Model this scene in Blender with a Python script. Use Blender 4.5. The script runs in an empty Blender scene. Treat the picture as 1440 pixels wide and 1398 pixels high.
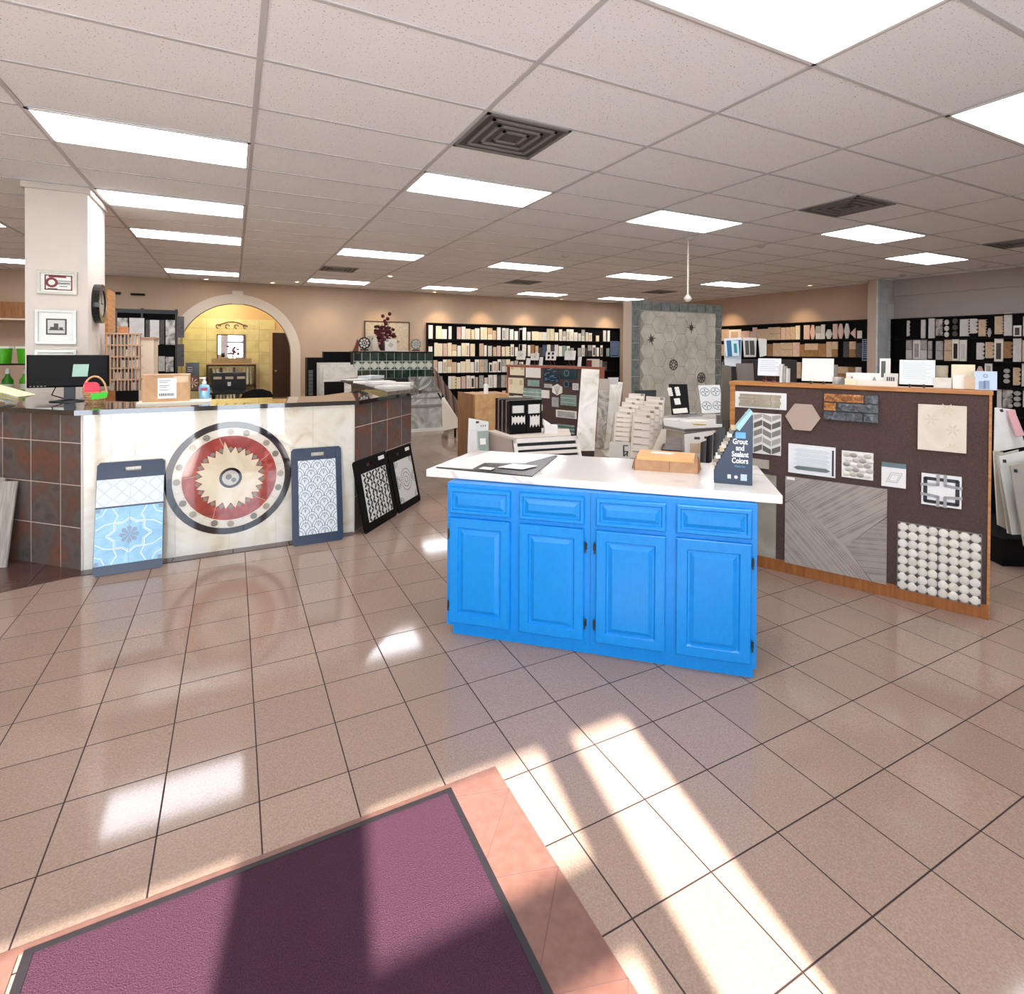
import bpy, bmesh, math, random, re
from mathutils import Vector, Matrix
random.seed(7)
sc = bpy.context.scene
COL = sc.collection
S = 1.04
# ------------------------------------------------------------------ camera calibration
F_PX, CX, CY, YAW, PIT, ROL = 770.563, 726.3928, 500.8334, -0.4771, -0.009, 0.0053
H = 1.5*S
HC = 1.4255*S + H
c_, s_ = math.cos(YAW), math.sin(YAW)
FW = Vector((-s_*math.cos(PIT), c_*math.cos(PIT), math.sin(PIT)))
R0 = Vector((c_, s_, 0)); U0 = R0.cross(FW)
RT = R0*math.cos(ROL) + U0*math.sin(ROL)
UP = -R0*math.sin(ROL) + U0*math.cos(ROL)
EYE = Vector((0, 0, H))
def ray(x, y): return FW + RT*((x-CX)/F_PX) - UP*((y-CY)/F_PX)
def fl(x, y, z=0.0):
    d = ray(x, y); return EYE + d*((z-H)/d.z)
def dp(x, y, depth): return EYE + ray(x, y)*depth

# ------------------------------------------------------------------ materials
def lin(h):
    h = h.lstrip('#'); r = []
    for i in (0, 2, 4):
        v = int(h[i:i+2], 16)/255
        r.append(v/12.92 if v <= .04045 else ((v+.055)/1.055)**2.4)
    return (*r, 1)
MC = {}
def nt_new(name):
    m = bpy.data.materials.new(name); m.use_nodes = True
    nt = m.node_tree; b = nt.nodes['Principled BSDF']
    return m, nt, b
def N(nt, t, **kw):
    n = nt.nodes.new(t)
    for k, v in kw.items(): setattr(n, k, v)
    return n
def ramp(nt, fac, stops):
    r = N(nt, 'ShaderNodeValToRGB'); e = r.color_ramp.elements
    while len(e) < len(stops): e.new(.5)
    for i, (p, c) in enumerate(stops): e[i].position = p; e[i].color = lin(c)
    nt.links.new(fac, r.inputs[0]); return r.outputs[0]
def coords(nt, scale=1, rot=(0, 0, 0)):
    tc = N(nt, 'ShaderNodeTexCoord'); mp = N(nt, 'ShaderNodeMapping')
    mp.inputs['Rotation'].default_value = rot
    mp.inputs['Scale'].default_value = (scale,)*3 if not isinstance(scale, tuple) else scale
    nt.links.new(tc.outputs['Object'], mp.inputs[0]); return mp.outputs[0]
def flat(hexc, rough=.5, metal=0, var=0, vs=8, spec=.5, coat=0, bump=0, bs=200):
    key = ('f', hexc, rough, metal, var, vs, spec, coat, bump)
    if key in MC: return MC[key]
    m, nt, b = nt_new('plain_' + hexc.lstrip('#'))
    b.inputs['Base Color'].default_value = lin(hexc)
    b.inputs['Roughness'].default_value = rough; b.inputs['Metallic'].default_value = metal
    b.inputs['Specular IOR Level'].default_value = spec
    b.inputs['Coat Weight'].default_value = coat; b.inputs['Coat Roughness'].default_value = .03; b.inputs['Coat IOR'].default_value = 1.7
    if var:
        co = coords(nt); no = N(nt, 'ShaderNodeTexNoise'); no.inputs['Scale'].default_value = vs
        no.inputs['Detail'].default_value = 4; nt.links.new(co, no.inputs[0])
        hs = N(nt, 'ShaderNodeHueSaturation'); hs.inputs['Color'].default_value = lin(hexc)
        mr = N(nt, 'ShaderNodeMapRange'); mr.inputs[1].default_value = .3; mr.inputs[2].default_value = .7
        mr.inputs[3].default_value = 1-var; mr.inputs[4].default_value = 1+var
        nt.links.new(no.outputs[0], mr.inputs[0]); nt.links.new(mr.outputs[0], hs.inputs['Value'])
        nt.links.new(hs.outputs[0], b.inputs['Base Color'])
    if bump:
        co = coords(nt); no = N(nt, 'ShaderNodeTexNoise'); no.inputs['Scale'].default_value = bs
        nt.links.new(co, no.inputs[0]); bp = N(nt, 'ShaderNodeBump'); bp.inputs['Strength'].default_value = bump
        bp.inputs['Distance'].default_value = .003
        nt.links.new(no.outputs[0], bp.inputs['Height']); nt.links.new(bp.outputs[0], b.inputs['Normal'])
    MC[key] = m; return m
def emis(hexc, strength):
    m, nt, b = nt_new('glow'); b.inputs['Base Color'].default_value = lin(hexc)
    b.inputs['Emission Color'].default_value = lin(hexc); b.inputs['Emission Strength'].default_value = strength
    return m
def stone(name, stops, scale=3, rough=.3, dist=1.5, detail=8, st=(1, 1, 1), bump=0, coat=0):
    key = ('s', name)
    if key in MC: return MC[key]
    m, nt, b = nt_new(name)
    co = coords(nt, st); no = N(nt, 'ShaderNodeTexNoise')
    no.inputs['Scale'].default_value = scale; no.inputs['Detail'].default_value = detail
    no.inputs['Distortion'].default_value = dist; nt.links.new(co, no.inputs[0])
    nt.links.new(ramp(nt, no.outputs[0], stops), b.inputs['Base Color'])
    b.inputs['Roughness'].default_value = rough; b.inputs['Coat Weight'].default_value = coat
    b.inputs['Coat Roughness'].default_value = .02; b.inputs['Coat IOR'].default_value = 1.7
    if bump:
        bp = N(nt, 'ShaderNodeBump'); bp.inputs['Strength'].default_value = bump; bp.inputs['Distance'].default_value = .01
        nt.links.new(no.outputs[0], bp.inputs['Height']); nt.links.new(bp.outputs[0], b.inputs['Normal'])
    MC[key] = m; return m
def stripes(name, c1, c2, freq, ang, rough=.6, vert=True):
    """fine parallel strips in the local x-z face"""
    m, nt, b = nt_new(name)
    co = coords(nt, 1, (0, ang, 0)); sp = N(nt, 'ShaderNodeSeparateXYZ'); nt.links.new(co, sp.inputs[0])
    mu = N(nt, 'ShaderNodeMath', operation='MULTIPLY'); mu.inputs[1].default_value = freq
    nt.links.new(sp.outputs['Z'], mu.inputs[0])
    flr = N(nt, 'ShaderNodeMath', operation='FLOOR'); nt.links.new(mu.outputs[0], flr.inputs[0])
    wn = N(nt, 'ShaderNodeTexWhiteNoise', noise_dimensions='1D'); nt.links.new(flr.outputs[0], wn.inputs['W'])
    no = N(nt, 'ShaderNodeTexNoise'); no.inputs['Scale'].default_value = 12; nt.links.new(co, no.inputs[0])
    ad = N(nt, 'ShaderNodeMath', operation='ADD'); nt.links.new(wn.outputs[0], ad.inputs[0]); nt.links.new(no.outputs[0], ad.inputs[1])
    nt.links.new(ramp(nt, ad.outputs[0], [(.4, c1), (1.0, c2)]), b.inputs['Base Color'])
    b.inputs['Roughness'].default_value = rough; return m
def wood(name, c1, c2, scale=(1, 1, 14), rough=.45):
    key = ('w', name)
    if key in MC: return MC[key]
    m, nt, b = nt_new(name); co = coords(nt, scale)
    no = N(nt, 'ShaderNodeTexNoise'); no.inputs['Scale'].default_value = 4; no.inputs['Detail'].default_value = 6
    no.inputs['Distortion'].default_value = .4; nt.links.new(co, no.inputs[0])
    nt.links.new(ramp(nt, no.outputs[0], [(.3, c1), (.7, c2)]), b.inputs['Base Color'])
    b.inputs['Roughness'].default_value = rough; MC[key] = m; return m

def gridmat(name, px, py, ox, oy, gap, fills, grout, rough, axes='XY', var=.06, bump=.3, coat=0, gr_rough=.8):
    """rectangular tiles laid on a grid in object coordinates, each tile a slightly different tone"""
    m, nt, b = nt_new(name)
    tc = N(nt, 'ShaderNodeTexCoord'); sp = N(nt, 'ShaderNodeSeparateXYZ'); nt.links.new(tc.outputs['Object'], sp.inputs[0])
    fr = []; fo = []
    for ax, p, o in ((axes[0], px, ox), (axes[1], py, oy)):
        a = N(nt, 'ShaderNodeMath', operation='SUBTRACT'); a.inputs[1].default_value = o; nt.links.new(sp.outputs[ax], a.inputs[0])
        d = N(nt, 'ShaderNodeMath', operation='DIVIDE'); d.inputs[1].default_value = p; nt.links.new(a.outputs[0], d.inputs[0])
        f = N(nt, 'ShaderNodeMath', operation='FLOOR'); nt.links.new(d.outputs[0], f.inputs[0])
        q = N(nt, 'ShaderNodeMath', operation='FRACT'); nt.links.new(d.outputs[0], q.inputs[0])
        # distance to nearest joint
        w = N(nt, 'ShaderNodeMath', operation='PINGPONG'); w.inputs[1].default_value = .5; nt.links.new(q.outputs[0], w.inputs[0])
        mm = N(nt, 'ShaderNodeMath', operation='MULTIPLY'); mm.inputs[1].default_value = p; nt.links.new(w.outputs[0], mm.inputs[0])
        fr.append(mm.outputs[0]); fo.append(f.outputs[0])
    mn = N(nt, 'ShaderNodeMath', operation='MINIMUM'); nt.links.new(fr[0], mn.inputs[0]); nt.links.new(fr[1], mn.inputs[1])
    gt = N(nt, 'ShaderNodeMapRange'); gt.inputs[1].default_value = gap*.35; gt.inputs[2].default_value = gap*.6
    nt.links.new(mn.outputs[0], gt.inputs[0])
    cb = N(nt, 'ShaderNodeCombineXYZ'); nt.links.new(fo[0], cb.inputs[0]); nt.links.new(fo[1], cb.inputs[1])
    wn = N(nt, 'ShaderNodeTexWhiteNoise', noise_dimensions='3D'); nt.links.new(cb.outputs[0], wn.inputs['Vector'])
    no = N(nt, 'ShaderNodeTexNoise'); no.inputs['Scale'].default_value = fills[1]; no.inputs['Detail'].default_value = 6
    # shift noise per tile
    vm = N(nt, 'ShaderNodeVectorMath', operation='SCALE'); vm.inputs['Scale'].default_value = 7.3; nt.links.new(wn.outputs['Color'], vm.inputs[0])
    va = N(nt, 'ShaderNodeVectorMath', operation='ADD'); nt.links.new(vm.outputs[0], va.inputs[0]); nt.links.new(tc.outputs['Object'], va.inputs[1])
    nt.links.new(va.outputs[0], no.inputs[0])
    colr = ramp(nt, no.outputs[0], fills[0])
    hs = N(nt, 'ShaderNodeHueSaturation'); nt.links.new(colr, hs.inputs['Color'])
    mr = N(nt, 'ShaderNodeMapRange'); mr.inputs[3].default_value = 1-var; mr.inputs[4].default_value = 1+var
    nt.links.new(wn.outputs['Value'], mr.inputs[0]); nt.links.new(mr.outputs[0], hs.inputs['Value'])
    mx = N(nt, 'ShaderNodeMix', data_type='RGBA'); mx.inputs[6].default_value = lin(grout)
    nt.links.new(gt.outputs[0], mx.inputs[0]); nt.links.new(hs.outputs[0], mx.inputs[7])
    nt.links.new(mx.outputs[2], b.inputs['Base Color'])
    rr = N(nt, 'ShaderNodeMapRange'); rr.inputs[3].default_value = gr_rough; rr.inputs[4].default_value = rough
    nt.links.new(gt.outputs[0], rr.inputs[0]); nt.links.new(rr.outputs[0], b.inputs['Roughness'])
    if bump:
        bp = N(nt, 'ShaderNodeBump'); bp.inputs['Strength'].default_value = bump; bp.inputs['Distance'].default_value = .002
        nt.links.new(gt.outputs[0], bp.inputs['Height']); nt.links.new(bp.outputs[0], b.inputs['Normal'])
    b.inputs['Coat Weight'].default_value = coat; b.inputs['Coat Roughness'].default_value = .04
    return m

# ------------------------------------------------------------------ mesh builder
class MB:
    def __init__(s): s.v = []; s.f = []; s.m = []; s.sm = []
    def add(s, vs, fs, mi=0, smooth=False):
        o = len(s.v); s.v += [tuple(v) for v in vs]
        for f in fs: s.f.append([o+i for i in f]); s.m.append(mi); s.sm.append(smooth)
    def box(s, x0, x1, y0, y1, z0, z1, mi=0):
        s.add([(x, y, z) for x in (x0, x1) for y in (y0, y1) for z in (z0, z1)],
              [(0, 1, 3, 2), (4, 6, 7, 5), (0, 4, 5, 1), (2, 3, 7, 6), (0, 2, 6, 4), (1, 5, 7, 3)], mi); return s
    def bev(s, x0, x1, y0, y1, z0, z1, b, mi=0):
        """box whose front (-y) face is bevelled"""
        y2 = y0+b
        vs = [(x0+b, y0, z0+b), (x1-b, y0, z0+b), (x1-b, y0, z1-b), (x0+b, y0, z1-b),
              (x0, y2, z0), (x1, y2, z0), (x1, y2, z1), (x0, y2, z1), (x0, y1, z0), (x1, y1, z0), (x1, y1, z1), (x0, y1, z1)]
        fs = [(0, 1, 2, 3), (0, 4, 5, 1), (1, 5, 6, 2), (2, 6, 7, 3), (3, 7, 4, 0), (4, 8, 9, 5), (5, 9, 10, 6), (6, 10, 11, 7), (7, 11, 8, 4), (8, 11, 10, 9)]
        s.add(vs, fs, mi); return s
    def prism(s, pts, y0, y1, mi=0):
        """polygon in x-z extruded along y"""
        n = len(pts)
        a = sum(pts[i][0]*pts[(i+1) % n][1]-pts[(i+1) % n][0]*pts[i][1] for i in range(n))
        if a < 0: pts = pts[::-1]
        vs = [(x, y0, z) for x, z in pts] + [(x, y1, z) for x, z in pts]
        s.add(vs, [tuple(range(n)), tuple(range(2*n-1, n-1, -1))] + [(i, i+n, (i+1) % n+n, (i+1) % n) for i in range(n)], mi); return s
    def hprism(s, pts, z0, z1, mi=0):
        """polygon in x-y extruded along z"""
        n = len(pts)
        a = sum(pts[i][0]*pts[(i+1) % n][1]-pts[(i+1) % n][0]*pts[i][1] for i in range(n))
        if a < 0: pts = pts[::-1]
        vs = [(p[0], p[1], z0) for p in pts] + [(p[0], p[1], z1) for p in pts]
        s.add(vs, [tuple(range(n-1, -1, -1)), tuple(range(n, 2*n))] + [(i, (i+1) % n, (i+1) % n+n, i+n) for i in range(n)], mi); return s
    def ribbon(s, pts, w, y0, y1, mi=0, closed=False):
        """strip of width w following points in x-z"""
        n = len(pts); k = n if closed else n-1
        for i in range(k):
            a = Vector(pts[i]); b = Vector(pts[(i+1) % n]); d = (b-a)
            if d.length < 1e-6: continue
            d.normalize(); q = Vector((-d.y, d.x))*w/2; e = d*w*.25
            s.prism([tuple(a-q-e), tuple(b-q+e), tuple(b+q+e), tuple(a+q-e)], y0, y1, mi)
        return s
    def ring(s, cx, cz, r0, r1, y0, y1, mi=0, n=48, a0=0, a1=2*math.pi):
        full = abs(a1-a0-2*math.pi) < 1e-6
        for i in range(n):
            t0 = a0+(a1-a0)*i/n; t1 = a0+(a1-a0)*(i+1)/n
            s.prism([(cx+r0*math.cos(t0), cz+r0*math.sin(t0)), (cx+r1*math.cos(t0), cz+r1*math.sin(t0)),
                     (cx+r1*math.cos(t1), cz+r1*math.sin(t1)), (cx+r0*math.cos(t1), cz+r0*math.sin(t1))], y0, y1, mi)
        return s
    def disc(s, cx, cz, r, y0, y1, mi=0, n=24, ry=None):
        ry = ry or r
        return s.prism([(cx+r*math.cos(2*math.pi*i/n), cz+ry*math.sin(2*math.pi*i/n)) for i in range(n)], y0, y1, mi)
    def tube(s, pts, r, n=8, mi=0, smooth=True):
        rs = r if isinstance(r, (list, tuple)) else [r]*len(pts)
        pts = [Vector(p) for p in pts]; rings = []
        for i, p in enumerate(pts):
            d = (pts[min(i+1, len(pts)-1)]-pts[max(i-1, 0)]).normalized()
            a = d.cross(Vector((0, 0, 1)));
            if a.length < 1e-3: a = d.cross(Vector((1, 0, 0)))
            a.normalize(); b = d.cross(a)
            rings.append([p+(a*math.cos(2*math.pi*k/n)+b*math.sin(2*math.pi*k/n))*rs[i] for k in range(n)])
        vs = [v for q in rings for v in q]; fs = []
        for i in range(len(pts)-1):
            for k in range(n): fs.append((i*n+k, (i+1)*n+k, (i+1)*n+(k+1) % n, i*n+(k+1) % n))
        s.add(vs, fs, mi, smooth)
        s.add(rings[0], [tuple(range(n))], mi); s.add(rings[-1], [tuple(range(n-1, -1, -1))], mi); return s
    def lathe(s, prof, n=24, mi=0, c=(0, 0), sy=1.0):
        vs = [(c[0]+r*math.cos(2*math.pi*k/n), c[1]+sy*r*math.sin(2*math.pi*k/n), z) for r, z in prof for k in range(n)]
        fs = [(i*n+k, i*n+(k+1) % n, (i+1)*n+(k+1) % n, (i+1)*n+k) for i in range(len(prof)-1) for k in range(n)]
        s.add(vs, fs, mi, True)
        s.add(vs[:n], [tuple(range(n-1, -1, -1))], mi); s.add(vs[-n:], [tuple(range(n))], mi); return s
    def dome(s, cx, cz, r, y0, h, mi=0, n=10, rz=None):
        rz = rz or r
        rows = [(1, 0), (.85, .55), (.5, .88)]
        vs = [(cx+r*k*math.cos(2*math.pi*i/n), y0-h*q, cz+rz*k*math.sin(2*math.pi*i/n)) for k, q in rows for i in range(n)] + [(cx, y0-h, cz)]
        fs = [(j*n+i, j*n+(i+1) % n, (j+1)*n+(i+1) % n, (j+1)*n+i) for j in range(2) for i in range(n)] + [(2*n+i, 2*n+(i+1) % n, 3*n) for i in range(n)]
        s.add(vs, fs, mi, True); return s
    def blob(s, c, r, mi=0, n=8, m=5):
        vs = []; fs = []
        for j in range(m+1):
            t = math.pi*j/m
            for k in range(n):
                p = 2*math.pi*k/n
                vs.append((c[0]+r[0]*math.sin(t)*math.cos(p), c[1]+r[1]*math.sin(t)*math.sin(p), c[2]+r[2]*math.cos(t)))
        for j in range(m):
            for k in range(n): fs.append((j*n+k, (j+1)*n+k, (j+1)*n+(k+1) % n, j*n+(k+1) % n))
        s.add(vs, fs, mi, True); return s
    def build(s, name, mats, parent=None, M=None):
        me = bpy.data.meshes.new(name); me.from_pydata(s.v, [], s.f)
        if not isinstance(mats, (list, tuple)): mats = [mats]
        for m in mats: me.materials.append(m)
        me.polygons.foreach_set('material_index', s.m); me.polygons.foreach_set('use_smooth', s.sm); me.update()
        bm = bmesh.new(); bm.from_mesh(me); bmesh.ops.recalc_face_normals(bm, faces=bm.faces); bm.to_mesh(me); bm.free()
        o = bpy.data.objects.new(name, me); COL.objects.link(o)
        if parent: o.parent = parent
        if M is not None: o.matrix_world = M if not parent else M
        return o
def tag(o, label=None, cat=None, group=None, kind=None):
    if label: o['label'] = label
    if cat: o['category'] = cat
    if group: o['group'] = group
    if kind: o['kind'] = kind
    return o
def thing(name, label, cat, M=None, group=None):
    o = bpy.data.objects.new(name, None); COL.objects.link(o); o.empty_display_size = .05
    if M is not None: o.matrix_world = M
    return tag(o, label, cat, group)
def struct(o): o['kind'] = 'structure'; return o
def BOX(*a): return MB().box(*a)
def T(x, y, z, rz=0): return Matrix.Translation((x, y, z)) @ Matrix.Rotation(rz, 4, 'Z')

class Plane:
    """a flat face: U to the right, V up, Y away from the viewer"""
    def __init__(s, O, U, V=(0, 0, 1)):
        s.O = Vector(O); s.U = Vector(U).normalized(); V = Vector(V); s.V = (V - s.U*V.dot(s.U)).normalized(); s.Y = s.V.cross(s.U)
    def hit(s, px, py, off=0.0):
        o = s.O - s.Y*off; d = ray(px, py); t = (o-EYE).dot(s.Y)/d.dot(s.Y); p = EYE+d*t-o
        return p.dot(s.U), p.dot(s.V)
    def M(s, u=0, v=0, off=0.0, roll=0.0, lean=0.0):
        p = s.O+s.U*u+s.V*v-s.Y*off
        m = Matrix((s.U, s.Y, s.V)).transposed().to_4x4(); m.translation = p
        return m @ Matrix.Rotation(roll, 4, 'Y') @ Matrix.Rotation(-lean, 4, 'X')
    def rect(s, x0, y0, x1, y1, off=0.0):
        a = s.hit(x0, y0, off); b = s.hit(x1, y1, off)
        return min(a[0], b[0]), max(a[0], b[0]), min(a[1], b[1]), max(a[1], b[1])
def text(body, size, mat, name, parent, M, bold=.0, depth=.001, align='CENTER'):
    cu = bpy.data.curves.new(name, 'FONT'); cu.body = body; cu.size = size; cu.align_x = align; cu.extrude = depth; cu.offset = bold
    o = bpy.data.objects.new(name, cu); COL.objects.link(o)
    dg = bpy.context.evaluated_depsgraph_get(); dg.update()
    me = bpy.data.meshes.new_from_object(o.evaluated_get(dg)); bpy.data.objects.remove(o)
    me.materials.clear(); me.materials.append(mat)
    ob = bpy.data.objects.new(name, me); COL.objects.link(ob); ob.parent = parent; ob.matrix_world = M; return ob
bpy.context.view_layer.update()
TXT = Matrix.Rotation(math.pi/2, 4, 'X')     # text lies in x-y; stand it in x-z facing -y

# common materials
WALL = flat('#c3ac94', .8, var=.03, vs=3, bump=.08)
WALLG = flat('#b5aca4', .8, var=.03, vs=3, bump=.08)
BLACK = flat('#060505', .6, spec=.2)
BLACKG = flat('#08080a', .25)
WHITE = flat('#f1efe9', .5)
CREAM = flat('#efe3cf', .45)
OAK = wood('oak_trim', '#a9682f', '#cf9152', (1, 1, 9), .4)
OAKB = wood('oak_base', '#8a4f22', '#ab6a35', (9, 1, 1), .4)
BOARD = flat('#24344c', .35)
CARPETW = None

# ================================================================== ROOM
X0c, Y0c, PW, PH = -2.417376, 2.457832, 1.267968, .633984
XL, XR, YB, YF = -5.2, 12.0, 13.5, -1.6
TP = .29848
floor_m = gridmat('floor_tiles', TP, TP, -.515944, 2.370888, .0052,
                  ([(.3, '#957e6e'), (.5, '#9f8878'), (.72, '#a99384')], 160), '#33211f', .08, var=.05, bump=.35)
floor_m.node_tree.nodes['Principled BSDF'].inputs['Specular IOR Level'].default_value = .4
ceil_m, nt, b = nt_new('acoustic_panels')
co = coords(nt); no = N(nt, 'ShaderNodeTexNoise'); no.inputs['Scale'].default_value = 95; no.inputs['Detail'].default_value = 2; nt.links.new(co, no.inputs[0])
nt.links.new(ramp(nt, no.outputs[0], [(.29, '#8c8780'), (.36, '#f6f5f3')]), b.inputs['Base Color'])
b.inputs['Roughness'].default_value = .9
bp = N(nt, 'ShaderNodeBump'); bp.inputs['Strength'].default_value = .3; bp.inputs['Distance'].default_value = .003
nt.links.new(no.outputs[0], bp.inputs['Height']); nt.links.new(bp.outputs[0], b.inputs['Normal'])

m = BOX(XL-.2, XR+.2, YF-.1, 17.2, -.1, 0); struct(m.build('floor', floor_m))
m = BOX(XL-.2, XR+.2, YF-.2, 17.2, HC, HC+.1); struct(m.build('ceiling', ceil_m))
BAR = flat('#c4c2c0', .5)
g = MB()
a = -2
while X0c+a*PW < XR:
    x = X0c+a*PW
    if x > XL: g.box(x-.014, x+.014, YF, YB, HC-.006, HC)
    a += 1
k = -6
while Y0c+k*PH < YB:
    y = Y0c+k*PH
    if y > YF: g.box(XL, XR, y-.011, y+.011, HC-.005, HC)
    k += 1
struct(g.build('trim_1', BAR))
struct(BOX(XL-.15, XL, YF, 17.2, 0, HC).build('wall_left', WALL))
struct(BOX(XR, XR+.15, YF, 17.2, 0, HC).build('wall_right', WALLG))
# right wall: tan stretch beyond the column, and a shallow soffit nearer the viewer
struct(BOX(XR-.02, XR, 6.62, YB, 0, HC).build('trim_2', flat('#c2a892', .8, var=.03, vs=3)))
struct(BOX(XR-.05, XR, YF, 6.4, 2.72, HC).build('trim_3', WALLG))
# back wall with arched opening
ax, az, ar = .07, 1.47, 1.1
g = MB()
g.box(XL, ax-ar, YB, YB+.2, 0, HC); g.box(ax+ar, XR, YB, YB+.2, 0, HC)
n = 28
for i in range(n):
    t0 = math.pi*i/n; t1 = math.pi*(i+1)/n
    p0 = (ax+ar*math.cos(t0), az+ar*math.sin(t0)); p1 = (ax+ar*math.cos(t1), az+ar*math.sin(t1))
    g.prism([p0, p1, (p1[0], HC), (p0[0], HC)], YB, YB+.2)
struct(g.build('wall_back', flat('#bda48b', .85, var=.03, vs=3, bump=.08)))
g = MB()
g.ring(ax, az, ar-.0, 1.3, YB-.06, YB+.02, n=40, a0=0, a1=math.pi)
g.box(ax-1.3, ax-ar, YB-.06, YB+.02, 0, az); g.box(ax+ar, ax+1.3, YB-.06, YB+.02, 0, az)
g.box(ax-.09, ax+.12, YB-.09, YB+.02, az+ar-.02, az+1.37)
struct(g.build('trim_4', flat('#dccdb8', .7)))
# alcove behind the arch
YE = 16.0
alc = gridmat('alcove_wall_panels', .6, .3, 0, 0, .008, ([(.3, '#d6ca8e'), (.55, '#e8dca6'), (.8, '#efe6bd')], 4), '#b5a45c', .5, axes='XZ', var=.05, bump=.2)
alg = gridmat('alcove_green_panels', .6, .6, 0, .35, .01, ([(.3, '#9aa25c'), (.55, '#b8bf78'), (.8, '#d0d193')], 4), '#8a8f50', .5, axes='YZ', var=.05, bump=.2)
struct(BOX(XL, XR, YE, YE+.15, 0, HC).build('wall_alcove_back', flat('#dcb98a', .8)))
struct(BOX(-1.75, 3.2, YE-.02, YE, 0, HC).build('wall_alcove_lining', flat('#e3c08e', .8)))
tag(BOX(-1.12, .98, YE-.05, YE-.02, .0, 2.35).build('tiled_wall_panel', alc), 'yellow tiled display panel inside the arched alcove behind the mirror', 'wall panel')
struct(BOX(-1.22, -1.14, YB+.2, YE, 0, HC).build('wall_alcove_left', alg))
struct(BOX(3.2, 3.3, YB+.2, YE, 0, HC).build('wall_alcove_right', flat('#dcb98a', .8)))
# doorway in the alcove
dr = MB(); P = Plane((0, YE-.05, 0), (1, 0, 0))
u0, u1, v0, v1 = P.rect(383, 468, 408, 558)
g = BOX(u0, u1+.15, -.02, 0, 0, v1); d = struct(g.build('door_1', flat('#3a2317', .5), None, P.M()))
g = MB(); g.box(u0-.07, u0, -.04, 0, 0, v1+.07); g.box(u0, u1+.2, -.04, 0, v1, v1+.07); struct(g.build('trim_5', flat('#e2c9a3', .6), None, P.M()))
d2 = MB().blob((u0+.08, -.05, 1.0), (.03, .03, .03)).build('door_handle', flat('#c9b27a', .3, 1), d, P.M())
# front wall with storefront openings (behind the viewer)
fwm = flat('#c9c2ba', .8)
AL = flat('#8f8f92', .4, .6)
HW = 2.42
g = MB()
g.box(XL, XR, YF-.15, YF, HW, HC); g.box(XL, -4.6, YF-.15, YF, 0, HW); g.box(.86, XR, YF-.15, YF, 0, .9)
g.box(-.61, -.25, YF-.15, YF, 0, HW)  # pier added to cast the viewer's shadow across the mat
g.box(.86, 1.6, YF-.15, YF, .9, HW); g.box(3.4, XR, YF-.15, YF, .9, HW)
struct(g.build('wall_front', fwm))
g = MB()
for x in (-4.6, -3.3, -2.0): g.box(x-.04, x+.04, YF-.12, YF-.02, 0, HW)
g.box(.44, .57, YF-.12, YF-.02, 0, HW)
g.box(-.25, .5, YF-.12, YF-.02, 1.90, 2.02)
for x in (2.5,): g.box(x-.04, x+.04, YF-.12, YF-.02, .9, HW)
struct(g.build('window_1', AL))
# unseen slab added outside to keep the sun off the right-hand windows
g = MB(); g.box(.95, XR+3, YF-5.5, YF-.16, 2.75, 2.9); struct(g.build('sun_blocker', flat('#d8d4cc', .8)))
struct(BOX(-30, 40, -40, YF-.15, -.12, -.02).build('pavement', flat('#d2d0cc', .9, var=.06, vs=1)))
# entrance border of terracotta tiles + dark strip at the counter
TER = stone('terracotta', [(.3, '#6f4a3d'), (.55, '#785246'), (.8, '#80594c')], 30, .45, 0)
JNT = flat('#6b4a42', .8)
g = MB(); g.box(.685, .873, -1.55, 1.845, 0, .004); g.box(-.62, .685, 1.822, 1.845, 0, .004); g.box(-.62, -.49, -1.55, 1.822, 0, .004)
o = g.build('trim_6', TER); struct(o)
g = MB()
def floorline(g, p, q, w=.004, z=.0045):
    d = Vector((q[0]-p[0], q[1]-p[1])).normalized(); n_ = Vector((-d.y, d.x))*w/2
    g.hprism([(p[0]+n_.x, p[1]+n_.y), (q[0]+n_.x, q[1]+n_.y), (q[0]-n_.x, q[1]-n_.y), (p[0]-n_.x, p[1]-n_.y)], z-.001, z)
y = 1.78; k = 0
while y > -1.4:
    floorline(g, (.685, y), (.873, y-.055)); floorline(g, (.873, y-.055), (.685, y-.27))
    y -= .33
struct(g.build('trim_7', JNT))
DT = gridmat('dark_edge_tiles', .4, .4, 0, 4.3, .006, ([(.3, '#4a332f'), (.7, '#654843')], 6), '#2a1a18', .18, var=.1)
g = MB(); g.hprism([(-3.4, 4.35), (-1.33, 4.60), (-.98, 4.70), (.42, 4.70), (.90, 4.72), (.918, 4.83), (-.94, 4.83), (-1.43, 5.30), (-3.4, 7.3)], 0, .0035)
struct(g.build('trim_8', DT))

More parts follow.
